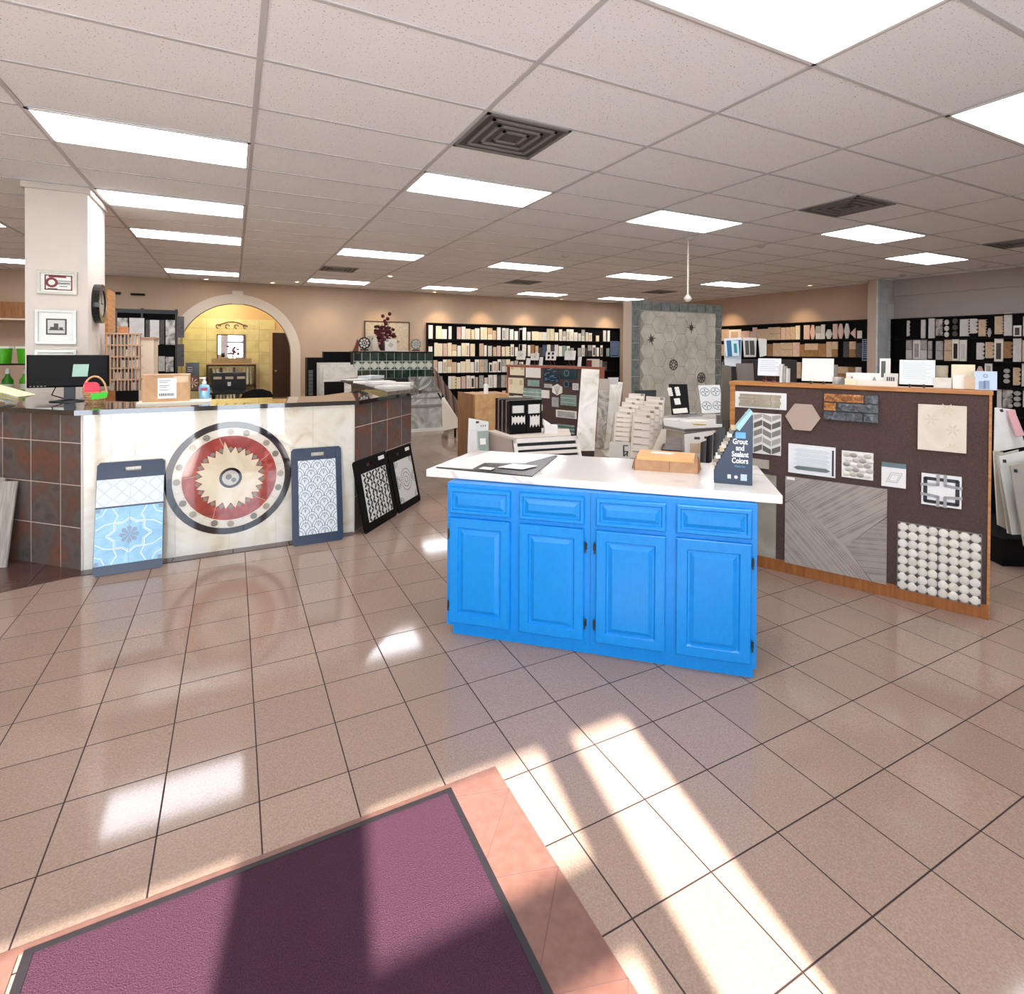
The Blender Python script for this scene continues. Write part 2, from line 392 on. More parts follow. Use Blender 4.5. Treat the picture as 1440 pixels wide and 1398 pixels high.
# ---------------------------------------------------------------- ceiling fixtures
DIFF = emis('#f6f8ff', 13.0); DIFF.name = 'lit_diffuser'
def clight(a, k, where):
    x0 = X0c+a*PW; y0 = Y0c+k*PH
    t = thing('ceiling_light', where, 'ceiling light', T(x0, y0, HC), 'recessed ceiling lights')
    f = MB(); w = .022
    f.box(.008, PW-.008, .008, .008+w, -.012, .002); f.box(.008, PW-.008, PH-.008-w, PH-.008, -.012, .002)
    f.box(.008, .008+w, .008, PH-.008, -.012, .002); f.box(PW-.008-w, PW-.008, .008, PH-.008, -.012, .002)
    f.build('frame', flat('#e9e7e2', .4), t, t.matrix_world)
    BOX(.028, PW-.028, .028, PH-.028, -.007, -.001).build('diffuser', DIFF, t, t.matrix_world)
LL = [(1, 3, 'large lit panel nearest above the pillar on the left'), (1, 6, 'lit panel second from the front in the row beside the pillar'),
      (1, 8.86, 'lit panel third from the front in the row beside the pillar'), (1, 14.75, 'farthest lit panel in the row beside the pillar, just above the arch'),
      (3, 3, 'lit panel just behind the big square vent near the ceiling centre'), (3, 9, 'lit panel halfway back, left of the centre row'), (3, 15, 'lit panel close to the back wall right of the arch'),
      (3, -2, 'very large lit panel cut off by the top edge of the photo'), (5, -2, 'lit panel cut off by the right edge near the top'),
      (5, 3, 'lit panel in the middle of the ceiling above the brown panel'), (5, 9, 'lit panel above the back wall rack, middle distance'), (5, 15, 'lit panel near the back wall above the white sample rack'),
      (7, 2, 'lit panel between the two right-hand vents'), (7, 9, 'lit panel left of the hanging rod'), (7, 15, 'lit panel near the back wall left of the tall tiled display'),
      (9, 3, 'lit panel nearest the right wall'), (9, 9, 'lit panel with a flare, right of the hanging rod'), (9, 15, 'farthest small lit panel just above the tall tiled display'),
      (-1, 14.75, 'lit panel cut off at the left edge behind the pillar')]
for a, k, w in LL: clight(a, k, w)
for a, k in ((-1, 3), (7, -2), (1, -3), (-1, 9)): clight(a, k, 'lit ceiling panel outside the photo')
VG = flat('#8e8a84', .5, .3); VD = flat('#4d4a47', .6)
def vent(x0, y0, lab):
    s = PH
    t = thing('ceiling_vent', lab, 'air vent', T(x0, y0, HC), 'square ceiling vents')
    BOX(.01, s-.01, .01, s-.01, -.004, 0).build('backing', VD, t, t.matrix_world)
    f = MB()
    for q in (.01, .08, .15, .22):
        e = s-q
        f.box(q, e, q, q+.022, -.014, -.004); f.box(q, e, e-.022, e, -.014, -.004); f.box(q, q+.022, q, e, -.014, -.004); f.box(e-.022, e, q, e, -.014, -.004)
    f.build('louver', VG, t, t.matrix_world)
for q in [(3, 1, 'square vent nearest the viewer, left of centre'), (6, 1, 'square vent on the right side of the ceiling between two lit panels'),
          (9, 1, 'square vent cut off at the right edge of the photo'), (3, 12, 'small far vent above the green tiled display'), (6, 12, 'far vent above the back wall rack'), (9, 12, 'far vent above the tall tiled display')]:
    vent(X0c+q[0]*PW, Y0c+q[1]*PH, q[2])
# recessed spots
def cpos(px, py): p = fl(px, py, HC-.02); return p
SP = [(291, 395, 'small lit spot above the left side of the arch'), (382, 400, 'small lit spot above the right side of the arch'), (418, 397, 'small lit spot right of the arch near the far lit panel'),
      (549, 389, 'small lit spot above the flower display'), (608, 412, 'small lit spot above the start of the back rack'), (785, 422, 'small lit spot above the right half of the back rack'), (1139, 402, 'small lit spot near the right wall column')]
SPW = emis('#ffe2b0', 25); SPW.name = 'lit_spot'
for px, py, lab in SP:
    p = cpos(px, py); p.y = min(p.y, YB-.35)
    t = thing('recessed_spotlight', lab, 'spotlight', T(p.x, p.y, HC), 'recessed spotlights')
    MB().lathe([(.075, -.001), (.075, -.016), (.05, -.018), (.05, -.001)], 18).build('trim_ring', flat('#e8e4dc', .4), t, t.matrix_world)
    MB().lathe([(.048, -.003), (.048, -.009)], 18).build('lamp', SPW, t, t.matrix_world)
def spot(x, y, e=90, col=(1, .72, .42), z=HC-.06, tgt=None, size=75):
    l = bpy.data.lights.new('spot_beam', 'SPOT'); l.energy = e; l.color = col; l.spot_size = math.radians(size); l.spot_blend = .9; l.shadow_soft_size = .04
    o = bpy.data.objects.new('spot_beam', l); COL.objects.link(o); o.location = (x, y, z)
    tgt = Vector(tgt or (x, YB, 1.6)); o.rotation_euler = (tgt-o.location).to_track_quat('-Z', 'Y').to_euler()
for x in (4.7, 5.9, 7.2, 8.6, 10.0): spot(x, YB-.55, 60)
spot(3.2, YB-.7, 40); spot(1.9, YB-.7, 25)
spot(11.3, 10.5, 60, tgt=(12, 10.5, 1.6)); spot(11.3, 8.4, 40, tgt=(12, 8.4, 1.6))
# alcove warm lamps
for x, y, e in ((-.3, 15.2, 32), (1.6, 15.0, 16), (-.7, 14.2, 9)):
    l = bpy.data.lights.new('alcove_lamp', 'POINT'); l.energy = e; l.color = (1, .86, .62); l.shadow_soft_size = .15
    o = bpy.data.objects.new('alcove_lamp', l); COL.objects.link(o); o.location = (x, y, 2.6)
for px, py, lab in [(970, 336, 'small round ceiling disc beside the middle lit panel'), (1070, 347, 'small round ceiling disc right of the middle lit panel'), (795, 361, 'small round ceiling disc left of the middle row'), (1382, 375, 'pale round ceiling disc at the far right'), (1270, 388, 'pale round ceiling disc near the right wall')]:
    p = cpos(px, py)
    tag(MB().lathe([(.06, -.001), (.06, -.02), (.03, -.035), (.0, -.036)], 16).build('sprinkler_cover', flat('#cfcac3', .5), None, T(p.x, p.y, HC)), lab, 'sprinkler')
# hanging rod
p = dp(967, 425, 7.2)
t = thing('hanging_rod', 'thin pale rod hanging from the ceiling in front of the tall tiled display', 'rod', T(p.x, p.y, 0))
MB().tube([(0, 0, HC), (0, 0, p.z)], .012).build('rod', flat('#d8cfc2', .5), t, t.matrix_world)
MB().lathe([(.015, p.z+.1), (.05, p.z+.06), (.05, p.z+.03), (.015, p.z)], 14).build('end_cap', flat('#d8cfc2', .5), t, t.matrix_world)

# ================================================================== PILLAR with frames
PY0 = 6.3
def sub2(p, o, M_):
    bpy.context.view_layer.update(); o.parent = p; o.matrix_parent_inverse = p.matrix_world.inverted(); o.matrix_world = M_; return o
g = BOX(-1.635, -1.19, PY0, 7.05, 0, HC); struct(g.build('wall_pillar', flat('#dcd2c6', .7, var=.02, bump=.08)))
g = MB(); g.box(-1.66, -1.165, PY0-.025, 7.07, HC-.06, HC); struct(g.build('trim_9', flat('#cfc6bb', .6)))
PP = Plane((0, PY0, 0), (1, 0, 0))
def frame(px0, py0, px1, py1, lab, fr, kind):
    u0, u1, v0, v1 = PP.rect(px0, py0, px1, py1); w = u1-u0; h = v1-v0; b = .022
    t = thing('picture_frame', lab, 'picture', PP.M(u0, v0, .0))
    f = MB(); f.box(0, w, -.025, 0, 0, b); f.box(0, w, -.025, 0, h-b, h); f.box(0, b, -.025, 0, b, h-b); f.box(w-b, w, -.025, 0, b, h-b)
    f.build('frame', fr, t, t.matrix_world)
    t['m'] = 0
    global MT; MT = BOX(b, w-b, -.012, 0, b, h-b).build('mount', flat('#e9ebe2', .35), t, t.matrix_world); del t['m']; bpy.context.view_layer.update()
    return t, w, h, b
RED = flat('#7c2f2a', .5); INK = flat('#3a3a3a', .6)
t, w, h, b = frame(53, 380, 109, 415, 'silver framed certificate with dark red border, top of the three on the pillar', flat('#b9b3a4', .3, .5), 1)
g = MB(); ii = .05
g.box(ii, w-.035, -.014, -.012, .035, .045); g.box(ii, w-.035, -.014, -.012, h-.045, h-.035); g.box(ii, ii+.01, -.014, -.012, .035, h-.035); g.box(w-.045, w-.035, -.014, -.012, .035, h-.035)
g.ring(ii+.05, h*.5, .025, .045, -.015, -.012, n=20); g.box(w*.28, w*.72, -.014, -.012, h*.72, h*.8)
sub2(MT, g.build('certificate_print', RED), t.matrix_world)
g = MB()
for zz, x0, x1 in ((.56, .5, .85), (.48, .5, .82), (.43, .5, .82), (.33, .55, .75), (.22, .25, .5)): g.box(w*x0, w*x1, -.014, -.012, h*zz, h*zz+.006)
sub2(MT, g.build('certificate_text', INK), t.matrix_world)
t, w, h, b = frame(50, 435, 108, 484, 'silver framed small building sketch with wide white mount, middle one on the pillar', flat('#a9a9a0', .3, .6), 2)
g = MB(); g.box(w*.26, w*.76, -.016, -.012, h*.27, h*.74, 0); g.box(w*.30, w*.72, -.018, -.016, h*.31, h*.70, 1)
g.box(w*.33, w*.70, -.019, -.018, h*.40, h*.43, 0); g.box(w*.45, w*.56, -.019, -.018, h*.43, h*.60, 0); g.box(w*.36, w*.45, -.019, -.018, h*.43, h*.5, 0); g.box(w*.58, w*.67, -.019, -.018, h*.43, h*.49, 0)
sub2(MT, g.build('sketch', [flat('#4d4a46', .6), flat('#d2d0c8', .5)]), t.matrix_world)
t, w, h, b = frame(50, 492, 108, 540, 'silver frame mostly hidden behind the monitor, lowest on the pillar', flat('#a9a9a0', .3, .6), 3)
# round plate on the pillar's right side
t = thing('wall_clock', 'round black-rimmed clock seen edge-on on the pillar side', 'clock', Matrix.Translation((-1.19, 6.62, 2.0)) @ Matrix.Rotation(math.pi/2, 4, 'Z'))
MB().ring(0, 0, .13, .19, -.06, 0, n=28).build('rim', BLACKG, t, t.matrix_world)
MB().disc(0, 0, .135, -.045, 0).build('dial', flat('#b9b4a8', .3), t, t.matrix_world)
MB().box(-.004, .004, -.05, -.045, 0, .1).box(0, .07, -.05, -.045, -.004, .004).build('hands', BLACK, t, t.matrix_world)

# ================================================================== COUNTER
CT = 1.10
MARB = stone('cream_marble', [(.25, '#d9c7a4'), (.42, '#efe6cf'), (.6, '#f6f1e2'), (.78, '#e4dcc6')], 2.2, .08, 2.5, coat=1)
SLATE = gridmat('slate_tiles', .2985, .2985, 0, .0, .006, ([(.3, '#4d4a48'), (.43, '#68605b'), (.52, '#65534b'), (.63, '#7d5341'), (.78, '#56494a')], 6), '#c9bbb0', .3, axes='XZ', var=.14, bump=.4)
counter = thing('service_counter', 'long angled service counter with cream marble front and rust slate ends', 'counter', Matrix.Identity(4))
A1 = Vector((-.942, 4.806, 0)); A2 = Vector((.918, 4.806, 0)); A3 = Vector((1.668, 5.64, 0))
AL_ = Vector((-.72, .694, 0)).normalized(); A0 = A1+AL_*2.3
dep = .34
g = MB(); g.hprism([A1[:2], A2[:2], (A2.x-.15, A2.y+dep), (A1.x+.15, A1.y+dep)], 0, CT); g.build('marble_front', MARB, counter, Matrix.Identity(4))
def wallseg(P, Q, name):
    d = (Q-P); L = d.length; pl = Plane(P, d)
    g = MB(); g.box(0, L, 0, dep, 0, CT); return g.build(name, SLATE, counter, pl.M())
wallseg(A0, A1, 'slate_end'); wallseg(A2, A3, 'slate_end')
# joints on the marble front
g = MB()
for q in (-.74, .62): pass
PM = Plane((0, 4.806, 0), (1, 0, 0))
for px in (156, 190, 246, 322, 388, 440):
    u, _ = PM.hit(px, 650); g.box(u-.0012, u+.0012, -.0012, 0, 0, CT)
g.build('joints', flat('#c9bda4', .5), counter, PM.M())
g = MB(); g.box(A1.x-.006, A1.x+.006, -.006, .004, 0, CT); g.box(A2.x-.006, A2.x+.006, -.006, .004, 0, CT); g.build('edge_strip', flat('#d8d3c8', .4), counter, PM.M())
# medallion
uc, vc = PM.hit(322, 672); R = .437; vc = .563; uc = -.018
med = thing('stone_medallion', 'round inlaid stone sunburst medallion, black ring and red field, on the marble counter front', 'medallion', PM.M(uc, vc, .0))
mm = med.matrix_world
BLKM = flat('#16171c', .05, coat=1); REDM = stone('red_marble', [(.3, '#8c3328'), (.55, '#ad4435'), (.72, '#c4624f'), (.8, '#e3b7a4')], 6, .08, 2, coat=1)
PEB = stone('pebble_ground', [(.3, '#d8cbb0'), (.7, '#efe7d6')], 20, .12, coat=1)
MB().ring(0, 0, R*.89, R, -.006, 0, n=72).build('outer_ring', BLKM, med, mm)
MB().ring(0, 0, R*.75, R*.89, -.005, 0, n=72).build('pebble_band', PEB, med, mm)
g = MB()
for i in range(40):
    a = 2*math.pi*i/40; rr = R*.82; g.disc(rr*math.cos(a), rr*math.sin(a), R*.058, -.0068, -.004, (0, 1, 1, 2, 1)[i % 5], n=9)
g.build('pebbles', [flat('#a49a86', .15, coat=1), flat('#e9e2d2', .15, coat=1), flat('#7f7a6c', .15, coat=1)], med, mm)
g = MB()
for i in range(5):
    a = .4+i*1.26; g.ribbon([(R*.4*math.cos(a), R*.4*math.sin(a)), (R*.74*math.cos(a+.15), R*.74*math.sin(a+.15))], .003, -.0058, -.004)
g.build('red_field_joints', flat('#d9b9a8', .2), med, mm)
SUN = stone('sunburst_marble', [(.3, '#e2cfa8'), (.6, '#f2e6ca'), (.85, '#f7efdc')], 5, .08, 1, coat=1)
g = MB().disc(0, 0, R*.75, -.005, 0, n=72); n = 22
for i in range(n):
    a = 2*math.pi*(i+.5)/n; r = R*.47; q = R*.045
    g.prism([(r*math.cos(a)-0, r*math.sin(a)-0), ((r+q)*math.cos(a+.09), (r+q)*math.sin(a+.09)), ((r+2*q)*math.cos(a), (r+2*q)*math.sin(a)), ((r+q)*math.cos(a-.09), (r+q)*math.sin(a-.09))], -.006, 0, 1)
g.build('red_field', [REDM, flat('#8f8a7c', .1, coat=1)], med, mm)
pts = []
for i in range(n):
    a = 2*math.pi*i/n; rt = R*(.66 if i == int(n/4+.5) else .55)
    pts.append((rt*math.cos(a), rt*math.sin(a))); a += math.pi/n; pts.append((R*.44*math.cos(a), R*.44*math.sin(a)))
g = MB()
for i in range(len(pts)):
    p, q = pts[i], pts[(i+1) % len(pts)]; g.prism([(0, 0), p, q], -.0065, 0)
g.build('sunburst', SUN, med, mm)
MB().ring(0, 0, R*.135, R*.18, -.008, -.004, n=36).build('inner_ring', BLKM, med, mm)
g = MB(); g.disc(0, 0, R*.135, -.0075, -.004, 0); g.disc(-R*.03, R*.02, R*.05, -.0085, -.007, 1); g.disc(R*.05, -R*.04, R*.04, -.0085, -.007, 1)
g.build('centre_inlay', [flat('#c9c4b8', .1, coat=1), flat('#77736b', .1, coat=1)], med, mm)

# countertop
GRAN = stone('black_granite', [(.3, '#141110'), (.6, '#1d1817'), (.75, '#4a4038')], 60, .06, 0, coat=1)
ov = .07
def off(P, Q, o_):
    d = (Q-P).normalized(); n_ = Vector((d.y, -d.x, 0)); return n_*o_
g = MB()
q1 = Vector((A1.x-.03, A1.y-ov, 0)); q2 = Vector((A2.x+.03, A2.y-ov, 0)); nn = off(A2, A3, ov)
q3 = A3+nn+(A3-A2).normalized()*.12; n0 = off(A0, A1, ov); q0 = A0+n0
b3 = q3-off(A2, A3, .62); b2 = Vector((A2.x-.2, A2.y+.55, 0)); b1 = Vector((A1.x+.2, A1.y+.55, 0)); b0 = q0-off(A0, A1, .62)
g.hprism([q1[:2], q2[:2], b2[:2], b1[:2]], CT, CT+.035); g.hprism([q0[:2], q1[:2], b1[:2], b0[:2]], CT, CT+.035); g.hprism([q2[:2], q3[:2], b3[:2], b2[:2]], CT, CT+.035)
tag(g.build('countertop', GRAN), 'black granite countertop on the marble service counter', 'countertop')
ZC = CT+.035
# ---------------------------------------------------------------- sample boards leaning on the counter
def leaning(bl, br, topy_px, plane, w=None, h=None):
    """plane through two floor points leaning back onto a vertical plane"""
    P = fl(*bl); Q = fl(*br); U = plane.U.copy(); Q = P+U*(Q-P).dot(U)
    pl = Plane(P, U); q = ray(*topy_px); o = plane.O; t = (o-EYE).dot(plane.Y)/q.dot(plane.Y); TPp = EYE+q*t
    V = TPp-P; V = V - U*V.dot(U)
    return Plane(P, U, V), (Q-P).length, V.length
def board(bl, br, tl, plane, lab, mat=BOARD, handle=(.5, .94), hw=.1, back='#d8d8d8', name='sample_board'):
    pl, w, h = leaning(bl, br, tl, plane)
    t = thing(name, lab, 'sample board', pl.M(0, 0, .012), None)
    g = MB(); r = .018
    hx = w*handle[0]; hz = h*handle[1]
    # board built as panels around the handle slot
    z0, z1 = hz-.014, hz+.014
    g.prism([(r, 0), (w-r, 0), (w, r), (w, z0), (0, z0), (0, r)], 0, .01)
    g.box(0, hx-hw/2, 0, .01, z0, z1); g.box(hx+hw/2, w, 0, .01, z0, z1)
    g.prism([(0, z1), (w, z1), (w, h-r), (w-r, h), (r, h), (0, h-r)], 0, .01)
    g.build('backing_board', mat, t, t.matrix_world)
    return t, w, h
PC = Plane((0, 4.80, 0), (1, 0, 0))
t, w, h = board((130, 812), (229, 797), (136, 652), PC, 'blue-grey board with lattice tile above large light blue star tile, left of the medallion', handle=(.52, .93))
mw = t.matrix_world
g = MB(); z0, z1 = h*.60, h*.845; g.box(.004, w-.004, -.009, 0, z0, z1, 0)
cw = w/4
for i in range(4):
    for j in range(2):
        cx = cw*(i+.5); cz = z0+(z1-z0)*(j+.5)/2; r = cw*.46
        pts = [(cx+r*(1 if k % 2 == 0 else .7)*math.cos(k*math.pi/4), cz+r*(1 if k % 2 == 0 else .7)*math.sin(k*math.pi/4)) for k in range(8)]
        g.ribbon(pts, .003, -.0098, -.008, 1, True)
g.box(w/2-.001, w/2+.001, -.0097, -.008, z0, z1, 1)
g.build('lattice_tile', [flat('#dfe6ee', .25), flat('#a9b4c0', .3)], t, mw)
g = MB(); z0, z1 = h*.085, h*.585; g.box(.004, w-.004, -.009, 0, z0, z1, 0)
LB = [stone('light_blue_tile', [(.3, '#7fb6d6'), (.6, '#98cbe4'), (.8, '#b2dcee')], 8, .25), flat('#dcecf0', .3), flat('#7f93ac', .3), flat('#6fa5c8', .3)]
cx, cz = w/2, (z0+z1)/2; sx = (w-.008)/2; sz = (z1-z0)/2
def star(rs, rl, n=8, ph=0): return [(cx+sx*(rl if k % 2 == 0 else rs)*math.cos(k*math.pi/n+ph), cz+sz*(rl if k % 2 == 0 else rs)*math.sin(k*math.pi/n+ph)) for k in range(2*n)]
def clip(p): return (min(max(p[0], .006), w-.006), min(max(p[1], z0+.002), z1-.002))
for wd, s in ((.007, 1.0), (.004, .9)):
    st = [(cx+sx*s*x, cz+sz*s*z) for x, z in [(0, .62), (.2, .46), (.45, .46), (.45, .2), (.68, 0), (.45, -.2), (.45, -.46), (.2, -.46), (0, -.62), (-.2, -.46), (-.45, -.46), (-.45, -.2), (-.68, 0), (-.45, .2), (-.45, .46), (-.2, .46)]]
    g.ribbon(st, wd, -.0105, -.008, 1, True)
for sxn in (-1, 1):
    for szn in (-1, 1):
        g.ribbon([(cx+sxn*sx*.45, cz+szn*sz*.46), (cx+sxn*sx*.35, cz+szn*sz*.7), (cx+sxn*sx*.5, cz+szn*sz*.97)], .007, -.0105, -.008, 1)
        g.ribbon([(cx+sxn*sx*.45, cz+szn*sz*.46), (cx+sxn*sx*.72, cz+szn*sz*.42), (cx+sxn*sx*.97, cz+szn*sz*.25)], .007, -.0105, -.008, 1)
        g.ribbon([(cx+sxn*sx*.70, cz+szn*sz*.97), (cx+sxn*sx*.8, cz+szn*sz*.75), (cx+sxn*sx*.97, cz+szn*sz*.68)], .006, -.0105, -.008, 1)
        g.box(*sorted((cx+sxn*sx*.86, cx+sxn*sx*.99)), -.0103, -.008, *sorted((cz+szn*sz*.86, cz+szn*sz*.99)), 2)
for a in range(8):
    an = a*math.pi/4; g.prism([(cx, cz), (cx+.05*math.cos(an-.3), cz+.05*math.sin(an-.3)), (cx+.062*math.cos(an), cz+.062*math.sin(an)), (cx+.05*math.cos(an+.3), cz+.05*math.sin(an+.3))], -.0103, -.008, 2)
g.box(cx-.0012, cx+.0012, -.0106, -.008, z0, z1, 3); g.box(.004, w-.004, -.0106, -.008, cz-.0012, cz+.0012, 3)
g.build('blue_star_tile', LB, t, mw)

t, w, h = board((411, 769), (482, 757), (409, 632), PC, 'dark blue board with white fan-pattern mosaic, leaning right of the medallion', handle=(.52, .93))
mw = t.matrix_world
g = MB(); x0, x1, z0, z1 = w*.13, w*.88, h*.10, h*.87; g.box(x0, x1, -.009, 0, z0, z1, 0)
nc = 3; cw = (x1-x0)/nc; nr = 10; rh = (z1-z0)/nr
for j in range(nr):
    for i in range(nc+1):
        cx = x0+cw*(i+(.5 if j % 2 else 0)); cz = z0+rh*j
        for fr_ in (.98, .62):
            pts = [(min(max(cx+cw*.5*fr_*math.cos(math.pi*k/8), x0), x1), min(cz+rh*.95*fr_*1.1*math.sin(math.pi*k/8), z1)) for k in range(9)]
            g.ribbon(pts, .0045, -.0105, -.008, 1)
        if x0 < cx < x1:
            for k in (-.5, 0, .5): g.ribbon([(cx, cz), (min(max(cx+cw*.4*math.sin(k), x0), x1), min(cz+rh*.8, z1))], .003, -.0104, -.008, 1)
g.build('fan_mosaic', [flat('#e6ecee', .25), flat('#7d8a93', .3)], t, mw)

P3 = Plane((A2.x, A2.y-.0, 0), A3-A2)
t, w, h = board((512, 752), (557, 724), (491, 652), P3, 'black board with black and white shard mosaic, standing at the slate end of the counter', mat=BLACK, handle=(.42, .90), hw=.08)
mw = t.matrix_world
g = MB(); x0, x1, z0, z1 = w*.16, w*.88, h*.12, h*.80; g.box(x0, x1, -.007, 0, z0, z1, 0)
rr = random.Random(3)
for j in range(13):
    for i in range(8):
        cx = x0+(x1-x0)*(i+.5)/8+rr.uniform(-.008, .008); cz = z0+(z1-z0)*(j+.5)/13+rr.uniform(-.006, .006); a = rr.uniform(.4, 1.2)*(1 if (i+j) % 2 else -1); L = rr.uniform(.02, .034); W = .02
        d = Vector((math.cos(a), math.sin(a))); q = Vector((-d.y, d.x))
        pts = [Vector((cx, cz))-d*L, Vector((cx, cz))-q*W*.6, Vector((cx, cz))+d*L, Vector((cx, cz))+q*W*.6]
        pts = [(min(max(p.x, x0), x1), min(max(p.y, z0), z1)) for p in pts]
        g.prism(pts, -.0095, -.006, 1)
g.build('shard_mosaic', [flat('#e9e9e4', .3), flat('#121214', .3)], t, mw)
BOX(w*.72, w*.9, -.002, 0, h*.9, h*.955).build('paper_label', WHITE, t, mw)
t, w, h = board((559, 723), (596, 704), (541, 636), P3, 'black board with white mosaic of grey circles, rightmost at the slate end of the counter', mat=BLACK, handle=(.42, .90), hw=.08)
mw = t.matrix_world
g = MB(); x0, x1, z0, z1 = w*.16, w*.88, h*.12, h*.80; g.box(x0, x1, -.008, 0, z0, z1, 0); cx, cz = (x0+x1)/2, (z0+z1)/2
for r in (.03, .07, .105): 
    for k in range(int(r*300)):
        a = 2*math.pi*k/int(r*300); g.disc(cx+r*math.cos(a), cz+r*math.sin(a), .006, -.0095, -.007, 1, n=6)
for sx_ in (x0, x1):
    for sz_ in (z0, z1, cz):
        for r in (.04, .06):
            g.ribbon([(min(max(sx_+r*math.cos(k*.5), x0), x1), min(max(sz_+r*math.sin(k*.5), z0), z1)) for k in range(13)], .004, -.0095, -.007, 1)
g.build('circle_mosaic', [flat('#e2e0d8', .3), flat('#5f5e5a', .3)], t, mw)
BOX(w*.72, w*.9, -.002, 0, h*.9, h*.955).build('paper_label', WHITE, t, mw)
# wood plank samples at left
PLK = stone('grey_wood_plank', [(.3, '#8e887f'), (.55, '#b3ada3'), (.8, '#cdc8be')], 5, .4, .5, st=(14, 14, 1))
PL0 = Plane(A0, A1-A0)
P = fl(-55, 802); Q = fl(9, 799); 
for i, (bx, by, tx, ty, wd, lab) in enumerate([(8, 799, 33, 677, .17, 'grey wood-look plank leaning at the far left end of the counter, in front'), (-12, 797, 14, 672, .17, 'grey wood-look plank behind the front one at the left end of the counter')]):
    P = fl(bx, by); t0_ = ray(tx, ty); pl0 = PL0; 
    q = EYE+t0_*((pl0.O+pl0.Y*(-.02)-EYE).dot(pl0.Y)/t0_.dot(pl0.Y))
    V = q-P; U = Vector((1, -.45, 0)).normalized(); pl = Plane(P, U, V)
    tag(BOX(-wd, 0, 0, .012, 0, V.length).build('wood_plank_sample', PLK, None, pl.M()), lab, 'plank sample')

# ---------------------------------------------------------------- things on the counter
def onc(px, py, z=None): return fl(px, py, ZC if z is None else z)
# monitor (its back carries a paper note)
p = onc(92, 566); ang = .08
t = thing('computer_monitor', 'black computer monitor with a mint paper note on its back', 'monitor', T(p.x, p.y+.12, ZC, ang))
mw = t.matrix_world
D = (Vector((p.x, p.y+.12, 0))-Vector((0, 0, 0))).length
W_ = .52; Hh = .26
g = MB(); g.bev(-W_/2, W_/2, -.03, .02, .115, .115+Hh, .012); g.build('housing', flat('#060607', .55, spec=.2), t, mw)
MB().box(-.035, .035, -.01, .03, .01, .13).build('stand_neck', flat('#121318', .4), t, mw)
MB().lathe([(.13, .0), (.13, .008), (.04, .018)], 28, sy=.75).build('stand_base', flat('#121318', .3), t, mw)
sub2([c for c in bpy.data.objects if c.parent == t and c.name.startswith('housing')][0], MB().prism([(.02, .20), (.12, .20), (.13, .30), (.03, .30)], -.034, -.031).build('paper_note', flat('#a9cdbd', .7)), mw)
g = MB()
for i in range(5): g.box(-.24+i*.022, -.23+i*.022, -.032, -.03, .125, .13)
g.build('buttons', flat('#a9a9a9', .4), t, mw)
# monitor cable
tag(MB().tube([mw @ Vector((-.08, .03, .14)), mw @ Vector((-.12, .06, .05)), mw @ Vector((-.02, .07, .008)), mw @ Vector((.2, .1, .006))], .005).build('cable', BLACK), 'thin black cable curling behind the monitor stand', 'cable')
# papers at left
cols = ['#f4f1dc', '#cfe3ee', '#f5e88e', '#f6f3ea', '#f0e27e', '#eef2f2', '#f3efb4']
base = onc(22, 571)
for i in range(7):
    a = .5-.12*i; x = base.x-.16+.02*i; y = base.y+.1-.015*i
    g = BOX(-.14, .14, -.108, .108, 0, .004)
    tag(g.build('paper_sheet', flat(cols[i], .8), None, T(x-.02, y, ZC+.052+.011*i, a) @ Matrix.Rotation(.33, 4, 'Y')),
        ['bottom cream', 'second pale blue', 'third yellow', 'middle off-white', 'third-from-top yellow', 'second-from-top white', 'topmost pale yellow'][i]+' sheet in the fanned paper pile at the left end of the counter', 'paper', 'papers fanned on the counter')
# green product bins behind (shelf)
ps = dp(20, 560, 5.9)
sh = thing('wire_shelf', 'black wire shelf of green bins behind the left end of the counter', 'shelf', T(ps.x-.13, ps.y, 0))
mw = sh.matrix_world
g = MB()
for x in (-.3, .34):
    for y in (0, .3): g.tube([(x, y, 0), (x, y, 1.62)], .01)
g.build('posts', BLACK, sh, mw)
for z in (1.05, 1.38):
    MB().box(-.31, .35, -.01, .31, z, z+.015).build('shelf_board', BLACK, sh, mw)
GR = flat('#58c81e', .35); GD = flat('#2f8f1c', .35)
for i in range(3):
    x = ps.x-.13-.2+i*.2
    t = thing('green_bin', ['left', 'middle', 'right'][i]+' green plastic bin with white rim on the top wire shelf', 'bin', T(x, ps.y+.13, 1.395), 'green bins')
    MB().lathe([(.08, 0), (.095, .17)], 4).build('tub', GR, t, t.matrix_world @ Matrix.Rotation(math.pi/4, 4, 'Z'))
    BOX(-.075, .075, -.075, .075, .165, .19).build('lid', flat('#e9f3df', .4), t, t.matrix_world)
for i in range(4):
    x = ps.x-.13-.24+i*.145
    t = thing('spray_bottle', ['leftmost', 'second', 'third', 'rightmost'][i]+' green cleaner bottle on the lower wire shelf behind the papers', 'bottle', T(x, ps.y+.1, 1.065), 'green cleaner bottles')
    MB().lathe([(.045, 0), (.05, .02), (.05, .15), (.02, .2), (.02, .22)], 16).build('bottle_body', GR if i % 2 else GD, t, t.matrix_world)
    MB().lathe([(.022, .22), (.022, .26), (.012, .28)], 12).build('cap', WHITE, t, t.matrix_world)
    MB().lathe([(.0515, .05), (.0515, .11)], 16).build('bottle_label', flat('#e6efe0', .5), t, t.matrix_world)
